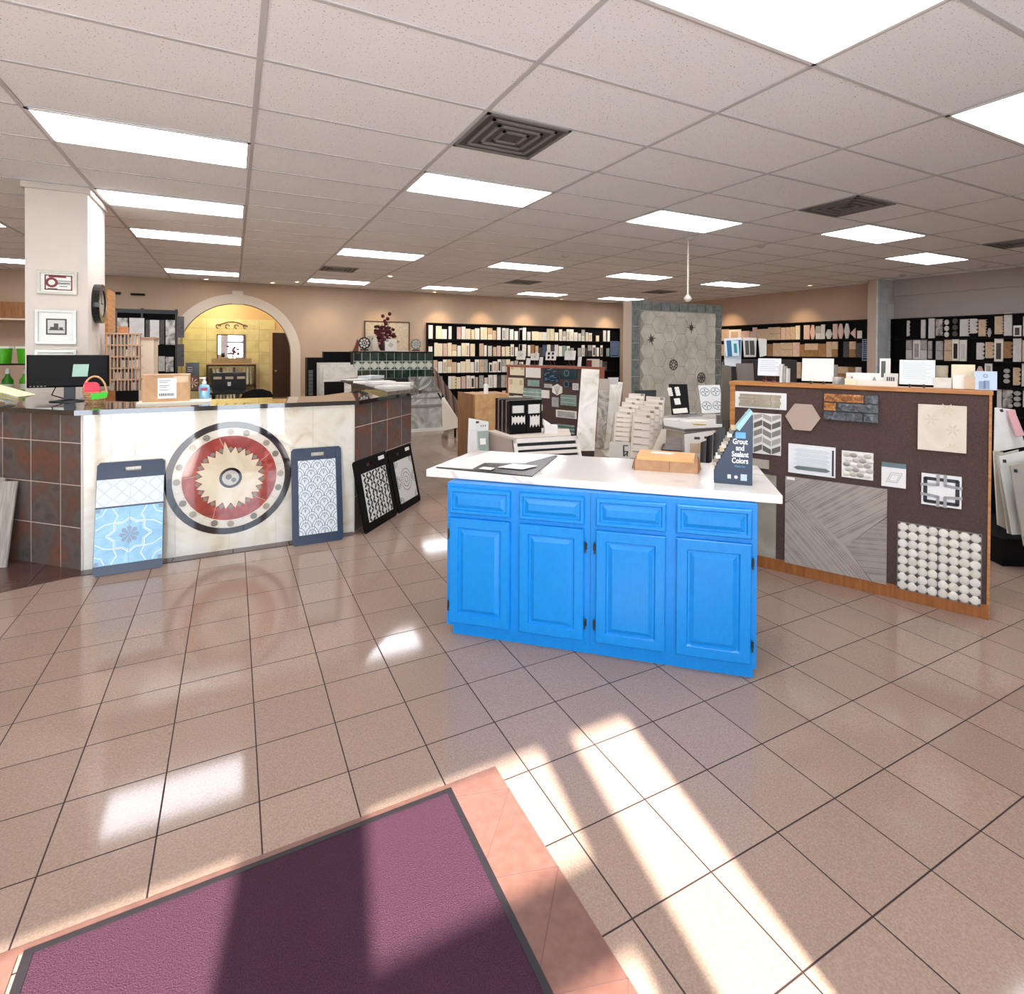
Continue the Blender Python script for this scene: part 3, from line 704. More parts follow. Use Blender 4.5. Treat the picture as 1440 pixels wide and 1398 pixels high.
# basket
p = onc(131, 568)
t = thing('wicker_basket', 'small wicker basket with hoop handle on the counter', 'basket', T(p.x, p.y+.06, ZC)); mw = t.matrix_world
WK = stone('wicker', [(.35, '#b98a5a'), (.65, '#e0b98a')], 60, .6, 0)
g = MB(); g.lathe([(.055, 0), (.07, .06), (.078, .085)], 24)
for z in (.015, .035, .055, .075, .088):
    r = .06+z*.22; g.tube([(r*math.cos(a*math.pi/12), r*math.sin(a*math.pi/12), z) for a in range(25)], .004, 6)
g.build('bowl', WK, t, mw)
MB().tube([(.073*math.cos(math.pi*k/14), 0, .085+.125*math.sin(math.pi*k/14)) for k in range(15)], .007, 8).build('handle', WK, t, mw)
tag(MB().prism([(-.062, 0), (.04, 0), (.028, .07), (.005, .085), (-.06, .085)], -.02, .02).build('red_packet', flat('#e8143c', .4), None, mw @ T(-.002, -.005, .08)), 'bright red packet standing in the wicker basket', 'packet')
tag(MB().prism([(-.045, 0), (.05, .012), (.058, .055), (-.05, .042)], -.008, .0).build('green_card', flat('#3ddc1e', .5), None, mw @ T(.04, -.088, .035, .1)), 'neon green card on the front of the wicker basket', 'card')
# wooden lattice sample rack behind basket
LT = flat('#cfa888', .55)
pr_ = dp(150, 468, 5.55); PLT = Plane((0, pr_.y, 0), (1, 0, 0)); uu = PLT.hit(196, 520)[0]
t = thing('lattice_sample_rack', 'tall pinkish wooden lattice rack holding small tile chips behind the basket', 'rack', T(pr_.x, pr_.y, ZC, -.03)); mw = t.matrix_world
wR = uu-pr_.x; hR = pr_.z-ZC
g = MB()
for i in range(10): x = wR*i/9; g.box(x-.006, x+.006, -.012, 0, 0, hR)
g.build('upright_slats', LT, t, mw)
g = MB()
for i in range(6): z = hR*i/5; g.box(-.012, wR+.012, -.018, .09, max(z-.014, 0), z)
g.build('cross_shelves', LT, t, mw)
MB().box(0, wR, .08, .09, 0, hR).build('back_panel', flat('#8a7464', .6), t, mw)
tc = [CREAM, flat('#8d8a84', .4), flat('#d9d4ca', .4), flat('#5a534e', .4), flat('#e9e6df', .4)]
g = MB(); rr = random.Random(5)
for r_ in range(5):
    for i in range(9):
        x = wR*(i+.5)/9; z = hR*r_/5
        g.box(x-.012, x+.012, .01, .07, z+.001, z+hR/5*rr.uniform(.55, .85), rr.randrange(5))
tag(g.build('tile_chips', tc, t, mw), 'mixed small tile chips', kind='stuff')
# wooden open box on the rack top + cream cabinet
p = mw @ Vector((wR*.38, .03, hR))
tag(MB().box(0, .09, 0, .05, 0, .012).box(0, .012, 0, .05, .012, .075).box(.078, .09, 0, .05, .012, .06).box(.012, .078, .04, .05, .012, .07).build('small_wooden_box', [OAK], None, T(p.x-.02, p.y, p.z)), 'small orange wooden box on top of the lattice rack', 'box')
p1 = dp(195, 474, 6.0); p2 = Vector((Plane((0, p1.y, 0), (1, 0, 0)).hit(216, 500)[0], 0, 0))
t = thing('cream_cabinet', 'narrow cream cabinet with wooden top right of the lattice rack', 'cabinet', T(p1.x, p1.y, 0)); mw = t.matrix_world
wq = p2.x-p1.x
BOX(0, wq, 0, .4, 0, p1.z-.02).build('cabinet_body', flat('#ecd5b9', .6), t, mw)
BOX(-.01, wq+.015, -.01, .41, p1.z-.02, p1.z).build('top_board', flat('#b98d72', .5), t, mw)
# bookcase edge right of pillar
p1 = dp(146, 403, 7.6)
t = thing('wooden_bookcase', 'wooden bookcase with books seen edge-on behind the pillar', 'bookcase', T(-1.22, 7.2, 0)); mw = t.matrix_world
g = MB(); g.box(.0, .03, 0, .42, 0, 2.2); g.box(-.35, .0, .39, .42, 0, 2.2); g.build('side_panel', OAK, t, mw)
for z in (.4, .95, 1.5, 1.95, 2.18): MB().box(-.35, .0, .0, .38, z, z+.02).build('shelf_board', OAK, t, mw)
for i in range(8):
    z = 1.52 if i < 4 else .97
    tag(BOX(-.3, -.02, 7.25-7.2+.04+(i % 4)*.055, 7.25-7.2+.085+(i % 4)*.055, 0, .24+.02*(i % 3)).build('binder', flat(['#3a3f55', '#d9d4c8', '#7a2e2a', '#5a5a60'][i % 4], .5), None, T(-1.22, 7.2, z)),
        ['dark blue', 'white', 'dark red', 'grey'][i % 4]+(' binder on the upper shelf' if i < 4 else ' binder on the lower shelf')+' of the bookcase behind the pillar', 'binder', 'binders')
# cardboard box
pbl = onc(200, 565, ZC+.02); pbr = onc(259, 560, ZC+.02)
g = BOX(-.02, .46, -.03, .3, 0, .018)
tag(BOX(0, .5, 0, .26, 0, .014).build('paper_stack', flat('#efe6d3', .7), None, T(pbl.x-.03, pbl.y-.08, ZC, .03)), 'stack of cream paper under the cardboard box', 'paper stack')
CB = stone('cardboard', [(.3, '#b98f66'), (.7, '#cda67c')], 6, .7)
t = thing('cardboard_box', 'taped brown cardboard box with white shipping label on the counter', 'box', T(pbl.x, pbl.y, ZC+.0145, .03)); mw = t.matrix_world
bw = .315; bh = .21; bd = .26
BOX(0, bw, 0, bd, 0, bh).build('carton', CB, t, mw)
MB().box(-.001, bw+.001, bd/2-.025, bd/2+.025, bh, bh+.001).box(bw-.11, bw-.01, -.001, 0, bh-.06, bh-.01).build('packing_tape', flat('#d8b88f', .2), t, mw)
MB().box(.10, .225, -.002, 0, .025, .185).build('shipping_label', flat('#e9edf2', .5), t, mw)
g = MB(); rr = random.Random(2)
x = .11
while x < .21: wd = rr.uniform(.002, .006); g.box(x, x+wd, -.003, -.002, .045, .065); x += wd+rr.uniform(.002, .004)
for z in (.09, .11, .125, .15, .165): g.box(.11, .11+rr.uniform(.05, .1), -.003, -.002, z, z+.003)
g.build('label_print', INK, t, mw)
# black product box behind
p = dp(261, 508, 5.55)
t = thing('black_product_box', 'black box with copper star print, behind the sanitizer bottle', 'box', T(p.x, p.y, ZC-.0, .05)); mw = t.matrix_world
BOX(0, .12, 0, .06, -.0, .29).build('carton', BLACKG, t, mw)
g = MB()
g.box(.005, .115, -.002, 0, .01, .16, 0)
for a in range(8): g.prism([(.06, .085), (.06+.05*math.cos(a*.785-.12), .085+.05*math.sin(a*.785-.12)), (.06+.05*math.cos(a*.785+.12), .085+.05*math.sin(a*.785+.12))], -.003, -.001, 1)
for z in (.2, .22, .24): g.box(.015, .06, -.002, 0, z, z+.004, 1)
g.build('box_print', [flat('#5e3a28', .5), flat('#d9b79a', .5)], t, mw)
# sanitizer
p = onc(287, 563)
t = thing('sanitizer_bottle', 'clear blue pump bottle of hand sanitizer on the counter', 'bottle', T(p.x, p.y+.03, ZC)); mw = t.matrix_world
MB().lathe([(.04, 0), (.043, .01), (.043, .1), (.036, .125), (.016, .135)], 24, sy=.65).build('bottle_body', flat('#86c4e8', .15, coat=1), t, mw)
MB().lathe([(.017, .135), (.017, .155), (.008, .158), (.008, .18)], 16).build('collar', WHITE, t, mw)
MB().box(-.035, .012, -.009, .009, .18, .192).build('pump_head', WHITE, t, mw)
MB().box(-.025, .025, -.03, -.0285, .08, .105).build('bottle_label', flat('#a33b5c', .4), t, mw)
# chair back edge behind counter
p = dp(362, 560, 7.5)
t = thing('office_chair', 'black office chair, only its rounded top seen behind the counter', 'chair', T(p.x, p.y, 0)); mw = t.matrix_world
MB().prism([(-.22, .55), (.22, .55), (.23, .85), (.17, .98), (.06, 1.02), (-.06, 1.02), (-.17, .98), (-.23, .85)], 0, .07).build('backrest', BLACK, t, mw)
MB().box(-.24, .24, -.46, 0, .45, .53).build('seat', BLACK, t, mw)
MB().tube([(0, -.22, .45), (0, -.22, .08)], .03).build('column', BLACKG, t, mw)
for k in range(5):
    a = k*1.2566; MB().tube([(0, -.22, .09), (.28*math.cos(a), -.22+.28*math.sin(a), .03)], .02).build('leg', BLACKG, t, mw)

# ================================================================== BACK LEFT: tile display rack left of the arch
def on(pl, px, py, off=0):
    u, v = pl.hit(px, py, off); return u, v
PBk = Plane((0, YB-.5, 0), (1, 0, 0))
t = thing('tile_display_rack', 'black display rack of tall stone panels left of the arch', 'display rack', PBk.M()); mw = t.matrix_world
u0, v1 = on(PBk, 145, 432); u1, _ = on(PBk, 250, 438)
g = MB(); g.box(u0, u1, 0, .04, 0, v1-.02); g.build('back_panel', BLACK, t, mw)
g = MB(); g.box(u0, u1, -.1, .0, v1-.1, v1-.02)
for x in (u0, (u0+u1)/2, u1-.04): g.box(x, x+.04, -.08, 0, 0, v1)
g.build('frame', BLACKG, t, mw)
SL = {'g': stone('slab_grey', [(.3, '#9a9a95'), (.6, '#bdbcb5'), (.8, '#d2d0c9')], 4, .35, 2), 'w': stone('slab_white', [(.3, '#c9c5ba'), (.55, '#e4e0d4'), (.8, '#f0ede3')], 3, .3, 2.5),
      'm': stone('slab_mosaic', [(.4, '#6f6f6a'), (.5, '#aaa79e'), (.6, '#d4d0c6')], 9, .35, .5), 'd': stone('slab_dark', [(.3, '#3b3736'), (.7, '#5a5453')], 6, .4),
      'b': stone('slab_beige', [(.3, '#c6a98a'), (.6, '#dcc2a2'), (.8, '#ead5ba')], 4, .35, 1.5), 'y': stone('slab_ivory', [(.3, '#e6d9b4'), (.7, '#f3ebcf')], 4, .35, 1.5),
      'p': stone('slab_pink', [(.3, '#d7b4a2'), (.7, '#eacdbd')], 4, .35, 1.5), 'n': stone('slab_brown', [(.3, '#8a6238'), (.6, '#a9804f'), (.8, '#c29b6b')], 4, .4, 1.5),
      'c': flat('#f3efe4', .35), 's': stone('slab_sage', [(.3, '#7f9a90'), (.6, '#98b0a5'), (.8, '#b2c4ba')], 6, .25, 1), 'k': flat('#15131a', .3), 'u': flat('#3f5a72', .3),
      'l': stone('slab_pale_grey', [(.3, '#cfccc6'), (.7, '#e3e1db')], 5, .35, 1)}
CN = {'g': 'grey stone', 'w': 'veined white', 'm': 'grey mosaic', 'd': 'dark', 'b': 'beige stone', 'y': 'ivory', 'p': 'pinkish', 'n': 'brown stone', 'c': 'white', 's': 'sage green', 'k': 'black', 'u': 'blue', 'l': 'pale grey'}
FRB = [(150, 165, 437, 468, 'd'), (165, 180, 447, 478, 'm'), (182, 203, 447, 475, 'l'), (205, 211, 450, 478, 'd'), (211, 224, 450, 485, 'l'), (225, 231, 450, 484, 'd'), (233, 246, 450, 485, 'm'), (249, 259, 445, 475, 'd'),
       (216, 222, 503, 522, 'm'), (223, 232, 501, 522, 'g'), (233, 244, 502, 523, 'm'), (249, 259, 484, 515, 'd')]
NM = ['first', 'second', 'third', 'fourth', 'fifth', 'sixth', 'seventh', 'eighth', 'ninth', 'tenth', 'eleventh', 'twelfth', 'thirteenth', 'fourteenth', 'fifteenth', 'sixteenth', 'seventeenth', 'eighteenth', 'nineteenth', 'twentieth',
      'twenty-first', 'twenty-second', 'twenty-third', 'twenty-fourth', 'twenty-fifth', 'twenty-sixth', 'twenty-seventh', 'twenty-eighth', 'twenty-ninth', 'thirtieth', 'thirty-first', 'thirty-second', 'thirty-third', 'thirty-fourth', 'thirty-fifth',
      'thirty-sixth', 'thirty-seventh', 'thirty-eighth', 'thirty-ninth', 'fortieth', 'forty-first', 'forty-second', 'forty-third', 'forty-fourth', 'forty-fifth', 'forty-sixth', 'forty-seventh', 'forty-eighth']
for i, (x0, x1, y0, y1, c) in enumerate(FRB):
    a, b_, cc, d = PBk.rect(x0, y0, x1, y1, .1)
    tag(BOX(0, b_-a, 0, .02, 0, d-cc).build('stone_sample', SL[c], None, PBk.M(a, cc, .12)), CN[c]+' panel, '+NM[i if i < 8 else i-8]+' from left, '+('upper' if i < 8 else 'lower')+' row of the black rack beside the arch', 'tile sample', 'stone panels left of the arch')
for i, (px, w_) in enumerate(((144, .22), (184, .2))):
    p = dp(px, 391+i*2, 12.0); 
for i, (xa, xb, yy) in enumerate(((148, 170, 413), (184, 204, 415))):
    a, b_, cc, d = Plane((0, YB, 0), (1, 0, 0)).rect(xa, yy-1, xb, yy+1)
    tag(BOX(a, b_, YB-.06, YB, cc, cc+.04).build('wall_rod', BLACK), ['left', 'right'][i]+' thin black bar on the wall above the stone panel rack', 'bracket')

Pl = Plane((0, YB-.35, 0), (1, 0, 0))
a, b_, cc, d = Pl.rect(-24, 423, 60, 451)
t = thing('wall_cabinet', 'orange-brown wooden wall cabinet on the back wall, left of the pillar', 'cabinet', Pl.M(a, cc)); mw = t.matrix_world
BOX(0, b_-a, 0, .34, .03, d-cc).build('cabinet_body', wood('cabinet_wood', '#7a4d2a', '#9a6638', (9, 1, 1)), t, mw)
BOX(-.01, b_-a+.01, -.02, .34, 0, .03).build('base_board', flat('#d9c7ae', .5), t, mw)
# ---- alcove contents
PA = Plane((0, YE-.06, 0), (1, 0, 0))
a, b_, cc, d = PA.rect(305, 470, 345, 506)
t = thing('mirror', 'square mirror in thin dark frame showing the bright window, inside the alcove', 'mirror', PA.M(a, cc)); mw = t.matrix_world
w, h = b_-a, d-cc
mir = flat('#f2f6f8', .02, 1)
BOX(.02, w-.02, -.02, 0, .02, h-.02).build('glass', mir, t, mw)
f = MB(); f.box(0, w, -.03, 0, 0, .03); f.box(0, w, -.03, 0, h-.03, h); f.box(0, .03, -.03, 0, 0, h); f.box(w-.03, w, -.03, 0, 0, h); f.build('frame', flat('#5a4a3a', .4), t, mw)
a, b_, cc, d = PA.rect(307, 451, 345, 463)
g = MB(); w = b_-a; h = d-cc
g.tube([(w*k/12, -.03, h*.4+h*.5*abs(math.sin(k*math.pi/12))) for k in range(13)], .012)
for k in (0, 4, 8, 12): g.tube([(w*k/12+.05*math.cos(q*.6), -.03, h*.3+.05*math.sin(q*.6)) for q in range(9)], .01)
tag(g.build('wall_scroll', flat('#6b4a2c', .5), None, PA.M(a, cc)), 'dark iron scroll ornament on the yellow tiled panel above the mirror', 'ornament')
Pq = Plane((0, YE-.5, 0), (1, 0, 0))
a, b_, cc, d = Pq.rect(290, 513, 360, 556)
t = thing('sample_shelf', 'dark framed shelf of upright tile boards below the alcove mirror', 'shelf', Pq.M(a, 0)); mw = t.matrix_world
w = b_-a; FRM = flat('#4a2a20', .4)
g = MB(); g.box(0, w, 0, .35, d-.04, d); g.box(0, .04, 0, .35, 0, d); g.box(w-.04, w, 0, .35, 0, d); g.box(0, w, 0, .35, d*.53, d*.53+.05); g.box(0, w, 0, .35, .1, .14); g.build('frame', FRM, t, mw)
BOX(-.02, w+.02, -.02, .36, d, d+.03).build('top_board', flat('#d9b08a', .5), t, mw)
rr = random.Random(9)
for r_ in range(2):
    n = 13 if r_ == 0 else 13
    for i in range(n):
        x = .07+(w-.14)*i/n; z = d*.53+.05 if r_ == 0 else .14
        c = rr.choice('cywblpgd'); hh = (d*.47-.12) if r_ == 0 else (d*.53-.2)
        tag(BOX(0, (w-.14)/n*.62, .03, .3, 0, hh*rr.uniform(.85, 1)).build('tile_board', SL[c], None, mw @ T(x, 0, z)), CN[c]+' tile board, '+NM[i]+' from left on the '+('upper' if r_ == 0 else 'lower')+' shelf under the mirror', 'tile sample', 'tile boards under the mirror')
for i in range(5):
    tag(BOX(0, w*.17, -.0, .15, 0, .12+.02*(i % 2)).build('mini_picture', [flat('#b09a78', .5)], None, mw @ T(w*(.1+.16*i), .05, d+.031)), ['leftmost', 'second', 'middle', 'fourth', 'rightmost'][i]+' small tan frame on the shelf top under the mirror', 'frame', 'small frames below the mirror')
# flowering plant in front of mirror
t = thing('potted_plant', 'slim potted plant with dark pink flowers standing before the alcove mirror', 'plant', mw @ T(w*.52, .1, d+.031)); m2 = t.matrix_world
MB().lathe([(.03, 0), (.045, .1)], 14).build('pot', flat('#3a2b28', .4), t, m2)
g = MB()
for k in range(5): g.tube([(0, 0, .1), (.03*math.cos(k*1.3), .02, .25), (.12*math.cos(k*1.3), 0, .36+.04*(k % 2))], .006)
g.build('stem', flat('#3d5a30', .6), t, m2)
g = MB()
for k in range(14): g.blob((rr.uniform(-.13, .13), rr.uniform(-.04, .04), rr.uniform(.22, .46)), (.035, .02, .025))
g.build('flowers', flat('#7a2f4c', .6), t, m2)
# black console bench in front
Pr = Plane((0, 12.4, 0), (1, 0, 0))
a, b_, cc, d = Pr.rect(298, 525, 346, 556)
t = thing('black_console_table', 'black console table with glossy top in front of the alcove shelf', 'table', Pr.M(a, 0)); mw = t.matrix_world; w = b_-a
BOX(-.03, w+.08, -.1, .4, d-.42, d-.39).build('table_top', BLACKG, t, mw)
MB().box(0, w, .2, .4, d-.39, d).build('cabinet_body', BLACKG, t, mw)
g = MB()
for q in (0, .35, .7): g.box(w*q+.02, w*q+.02+w*.24, .19, .2, d-.13, d-.08)
g.build('trim_bar', flat('#b9a58c', .3, .8), t, mw)
MB().box(w*.45, w*.55, .185, .2, d-.27, d-.19).build('badge', flat('#d8dcdc', .4), t, mw)
for x in (0.02, w-.05):
    for y in (-.08, .35): MB().tube([(x, y, d-.42), (x+.02, y, 0)], .025, 6).build('leg', BLACKG, t, mw)

# ================================================================== BACK CENTRE-LEFT: black partitions, slabs, green tiled wall
Pb2 = Plane((0, 11.4, 0), (1, 0, 0))
def pbox(name, lab, cat, pl, px0, py0, px1, py1, mat, depth=.3, base=None, group=None, off=0):
    a, b_, cc, d = pl.rect(px0, py0, px1, py1)
    if base is not None: cc = base
    o = BOX(0, b_-a, 0, depth, 0, d-cc).build(name, mat, None, pl.M(a, cc, off)); return tag(o, lab, cat, group)
bdb = pbox('black_display_box', 'tall black display box right of the arch with small samples on its left side', 'display box', Pb2, 432, 503, 455, 560, BLACK, .35, 0)
Pb2b = Plane((0, 11.8, 0), (1, 0, 0))
pbox('display_partition', 'wide black display partition left of the green tiled wall', 'display panel', Pb2b, 455, 494.5, 499, 540, BLACK, .2, 0)
Pb3 = Plane((0, 11.1, 0), (1, 0, 0))
g = MB()
a, b_, cc, d = Pb3.rect(434, 520, 440, 556)
for i in range(7): g.box(.0, b_-a, 0, .02, (d-cc)*i/7, (d-cc)*i/7+.06)
g.build('sample_chips', flat('#5a5f5c', .4), bdb, Pb3.M(a, cc))
for i, (x0, y0, x1, c) in enumerate([(446, 510, 493, 'l'), (450, 513, 497, 'w'), (455, 517, 503, 'w')]):
    pl = Plane((0, 10.8-.15*i, 0), (1, 0, 0)); a, b_, cc, d = pl.rect(x0, y0, x1, 560)
    tag(BOX(0, b_-a, 0, .02, 0, d-.25).build('leaning_slab', SL[c], None, pl.M(a, .25, 0, 0, .03)), ['rearmost', 'middle', 'front'][i]+' of three pale slabs leaning against the black display box', 'slab', 'pale slabs beside the black box')
pl = Plane((0, 8.6, 0), (1, 0, 0)); a, b_, cc, d = pl.rect(456, 537, 484, 556)
t = thing('office_printer', 'dark desktop screen behind the counter below the pale slabs', 'monitor', pl.M(a, 0)); 
MB().box(0, b_-a, 0, .03, cc, d).build('screen', BLACKG, t, t.matrix_world)
MB().box((b_-a)*.4, (b_-a)*.6, .0, .05, cc-.15, cc).build('stand', BLACKG, t, t.matrix_world)
t.name = 'desktop_screen'
desk = thing('office_desk', 'low work desk behind the service counter', 'desk', Matrix.Identity(4))
BOX(.35, 2.1, 7.9, 8.9, cc-.2, cc-.15).build('desk_top', OAK, desk, Matrix.Identity(4))
for x in (.4, 2.05):
    for y in (7.95, 8.85): BOX(x-.03, x+.03, y-.03, y+.03, 0, cc-.2).build('leg', OAK, desk, Matrix.Identity(4))
# green tiled knee wall
Pg = Plane((0, 10.9, 0), (1, 0, 0))
a, b_, cc, d = Pg.rect(497, 495.5, 608, 531)
w = b_-a; GT = flat('#16332c', .12, var=.3, vs=5, coat=1); GRT = flat('#b9c2b4', .6)
t = thing('tiled_display_wall', 'low display wall of dark green tiles with a white diamond band', 'display wall', Pg.M(a, 0)); mw = t.matrix_world
BOX(0, w, 0, .3, 0, d-.01).build('wall_body', flat('#121614', .5), t, mw)
rh = (d-cc)/3; nt_ = 10; cw = w/nt_
g = MB(); g.box(0, w, -.004, 0, cc, d-.005, 0)
for r_ in (0, 2):
    for i in range(nt_): g.box(i*cw+.006, (i+1)*cw-.006, -.012, -.002, cc+rh*r_+.006, cc+rh*(r_+1)-.006, 1)
for i in range(nt_):
    x = i*cw; z = cc+rh
    g.prism([(x+.004, z+rh/2), (x+cw/2, z+.012), (x+cw-.004, z+rh/2), (x+cw/2, z+rh-.012)], -.012, -.002, 2)
    g.prism([(x+.01, z+.012), (x+cw/2-.02, z+.012), (x+.01, z+rh/2-.03)], -.012, -.002, 1); g.prism([(x+cw-.01, z+.012), (x+cw/2+.02, z+.012), (x+cw-.01, z+rh/2-.03)], -.012, -.002, 1)
    g.prism([(x+.01, z+rh-.012), (x+cw/2-.02, z+rh-.012), (x+.01, z+rh/2+.03)], -.012, -.002, 1); g.prism([(x+cw-.01, z+rh-.012), (x+cw/2+.02, z+rh-.012), (x+cw-.01, z+rh/2+.03)], -.012, -.002, 1)
g.build('green_tiles', [GRT, GT, flat('#d9dccb', .25)], t, mw)
BOX(-.02, w+.02, -.03, .33, d-.01, d+.02).build('ledge', flat('#1a2a26', .2), t, mw)
zt = d+.02
def ong(px): u, _ = Pg.hit(px, 495); return u
# cloth & ornaments on ledge
t = tag(BOX(0, ong(576)-ong(520), .02, .3, 0, .012).build('lace_runner', flat('#e9d9d4', .8), None, Pg.M(ong(520), zt, -.0)), 'pink lace runner under the flowers on the green tiled wall', 'cloth')
def plate_stand(px, lab, r=.1, star=True, col='#2a2522'):
    u = ong(px); t = thing('decorative_plate', lab, 'plate', Pg.M(u, zt+.012, -.12)); m_ = t.matrix_world
    MB().disc(0, r+.03, r, -.012, .0, n=24).build('plate', flat(col, .3), t, m_)
    g = MB()
    for k in range(8): g.disc(r*.6*math.cos(k*.785), r+.03+r*.6*math.sin(k*.785), r*.2, -.018, -.01, n=8)
    g.ring(0, r+.03, r*.15, r*.3, -.018, -.01, n=12)
    g.build('pattern', flat('#dfdcd2', .3), t, m_)
    MB().box(-.07, .07, -.05, .06, 0, .03).build('stand', flat('#2a1712', .5), t, m_)
plate_stand(514, 'round black plate with white flower pattern, left on the green tiled wall', .12)
plate_stand(587, 'round grey-green plate on a stand, right end of the green tiled wall', .11, col='#7c8578')
tag(MB().prism([(-.05, 0), (.06, 0), (.07, .2), (.04, .24), (.0, .1)], 0, .06).build('brown_cone_ornament', flat('#6e2f22', .5), None, Pg.M(ong(501), zt, -.1)), 'small dark red pointed ornament at the left end of the green tiled wall', 'ornament')
tag(MB().bev(-.12, .12, 0, .02, 0, .24, .004).prism([(0, .06), (.06, .12), (0, .18), (-.06, .12)], -.004, 0, 1).build('white_square_tile', [flat('#ece9df', .4), flat('#c9c5b4', .4)], None, Pg.M(ong(551), zt+.012, -.06, 0, .1)), 'white square tile with a diamond, in front of the red flowers', 'tile sample')
for i, px in enumerate((524, 527)):
    tag(MB().lathe([(.05, 0), (.07, .1), (.05, .22), (.03, .26), (.05, .3)], 16).build('white_vase', flat('#ded5c4', .35), None, Pg.M(ong(px), zt+.012, -.2+.2*i)), ['rear', 'front'][i]+' small white vase left of the red flowers', 'vase')
t = thing('flower_arrangement', 'dark red and pink artificial flower arrangement on the green tiled wall', 'flowers', Pg.M(ong(543), zt+.012, -.2)); m_ = t.matrix_world
MB().lathe([(.06, 0), (.1, .06), (.09, .14)], 16).build('vase', flat('#3a2622', .4), t, m_)
rr = random.Random(12); g = MB()
for k in range(30):
    a = rr.uniform(0, 6.28); h_ = rr.uniform(.15, .62); r = rr.uniform(.03, .3)*(1-.5*(h_/.7)); g.tube([(0, 0, .1), (r*.5*math.cos(a), .06*math.sin(a), h_*.6), (r*math.cos(a), .1*math.sin(a), h_)], .005, 5)
g.build('stems', flat('#3c4a2c', .6), t, m_)
g = MB(); g2 = MB()
for k in range(110):
    a = rr.uniform(0, 6.28); h_ = rr.uniform(.1, .5); r = rr.uniform(0, .38)*(1-.5*(h_/.6)); c = (r*math.cos(a), .12*math.sin(a)*rr.random(), h_)
    (g2 if rr.random() < .25 else g).blob(c, (.04, .03, .032), n=6, m=4)
for k in range(5): g.blob((.04+.02*k*(-1)**k, 0, .55+.05*k), (.04, .03, .04), n=6, m=4)
g.build('dark_red_blooms', flat('#5c1a1e', .7), t, m_); g2.build('pink_blooms', flat('#c79aa0', .7), t, m_)
# glass/stone screen outlined in brown behind the flowers
Ps = Plane((0, YB-.03, 0), (1, 0, 0)); a, b_, cc, d = Ps.rect(512, 451, 576, 496)
t = thing('framed_tile_screen', 'thin brown-framed pale tile screen on the back wall behind the flowers', 'screen', Ps.M(a, cc)); mw = t.matrix_world; w = b_-a; h = d-cc
BOX(0, w, -.01, 0, 0, h).build('panel', stone('screen_stone', [(.35, '#b8a88c'), (.65, '#cfc2a6')], 14, .6), t, mw)
f = MB(); f.box(0, .03, -.02, 0, 0, h); f.box(w-.03, w, -.02, 0, 0, h); f.box(0, w, -.02, 0, h-.03, h); f.box(w*.43, w*.46, -.02, 0, 0, h); f.build('frame', flat('#5d4028', .5), t, mw)
# raised worktop with papers behind the counter's right wing
A_ = dp(480, 533, 7.4)
t = thing('stone_worktop', 'raised dark stone worktop behind the right wing of the counter', 'worktop', Matrix.Identity(4))
zz = 1.17
zq = 1.17
qs = [tuple(fl(x, y, zq)[:2]) for x, y in ((479, 533), (545, 551), (588, 547), (560, 537), (515, 529))]
cq = (sum(q[0] for q in qs)/5, sum(q[1] for q in qs)/5)
g = MB(); g.hprism(qs, zq-.035, zq); g.build('top_slab', stone('grey_brown_granite', [(.3, '#4d433d'), (.6, '#6f6258'), (.8, '#8e8075')], 40, .1, 0), t, Matrix.Identity(4))
MB().hprism([(q[0]+(cq[0]-q[0])*.3, q[1]+(cq[1]-q[1])*.3) for q in qs], 0, zq-.035).build('base', SLATE, t, Matrix.Identity(4))
rr = random.Random(4)
for i, (x, y, c, a) in enumerate([(497, 534, '#e9e6dc', .3), (515, 538, '#f1eee6', -.2), (552, 545, '#dcd9cf', .5), (535, 539, '#f3f0e9', .1), (560, 542, '#e3e0d6', -.5), (522, 532, '#d8e0e0', .7)]):
    x, y = fl(x, y, zq)[:2]
    tag(BOX(-.15, .15, -.11, .11, 0, .008+.006*i).build('loose_catalogue', flat(c, .5), None, T(x, y, zq, a)), ['pale grey', 'white', 'light grey', 'off-white', 'grey-white', 'bluish'][i]+' catalogue '+['at the left rear', 'at the left front', 'at the front', 'in the middle', 'at the right', 'farthest back'][i]+' of the raised worktop', 'catalogue', 'catalogues on the raised worktop')
# ---------------------------------------------------------------- back wall rack
def zig(w, h, n=5, d=.02, side='r'):
    pts = [(0, 0)]
    if side in 'rb': 
        for k in range(n): pts += [(w, h*k/n), (w-d, h*(k+.5)/n)]
        pts += [(w, h)]
    else: pts += [(w, 0), (w, h)]
    pts += [(0, h)]
    if side in 'lb':
        for k in range(n, 0, -1): pts += [(d, h*(k-.5)/n)] + ([(0, h*(k-1)/n)] if k > 1 else [])
    return pts
def scal(w, h, n=4, d=.03, side='r'):
    pts = [(0, 0), (w-d, 0)]
    for k in range(n):
        for q in range(1, 6): a = -math.pi/2+math.pi*q/6; pts.append((w-d+d*math.cos(a), h*(k+.5)/n+h/n/2*math.sin(a)))
        pts.append((w-d, h*(k+1)/n))
    pts += [(0, h)]
    if side == 'l': pts = [(w-x, z) for x, z in pts]
    return pts
SAMPLES = []
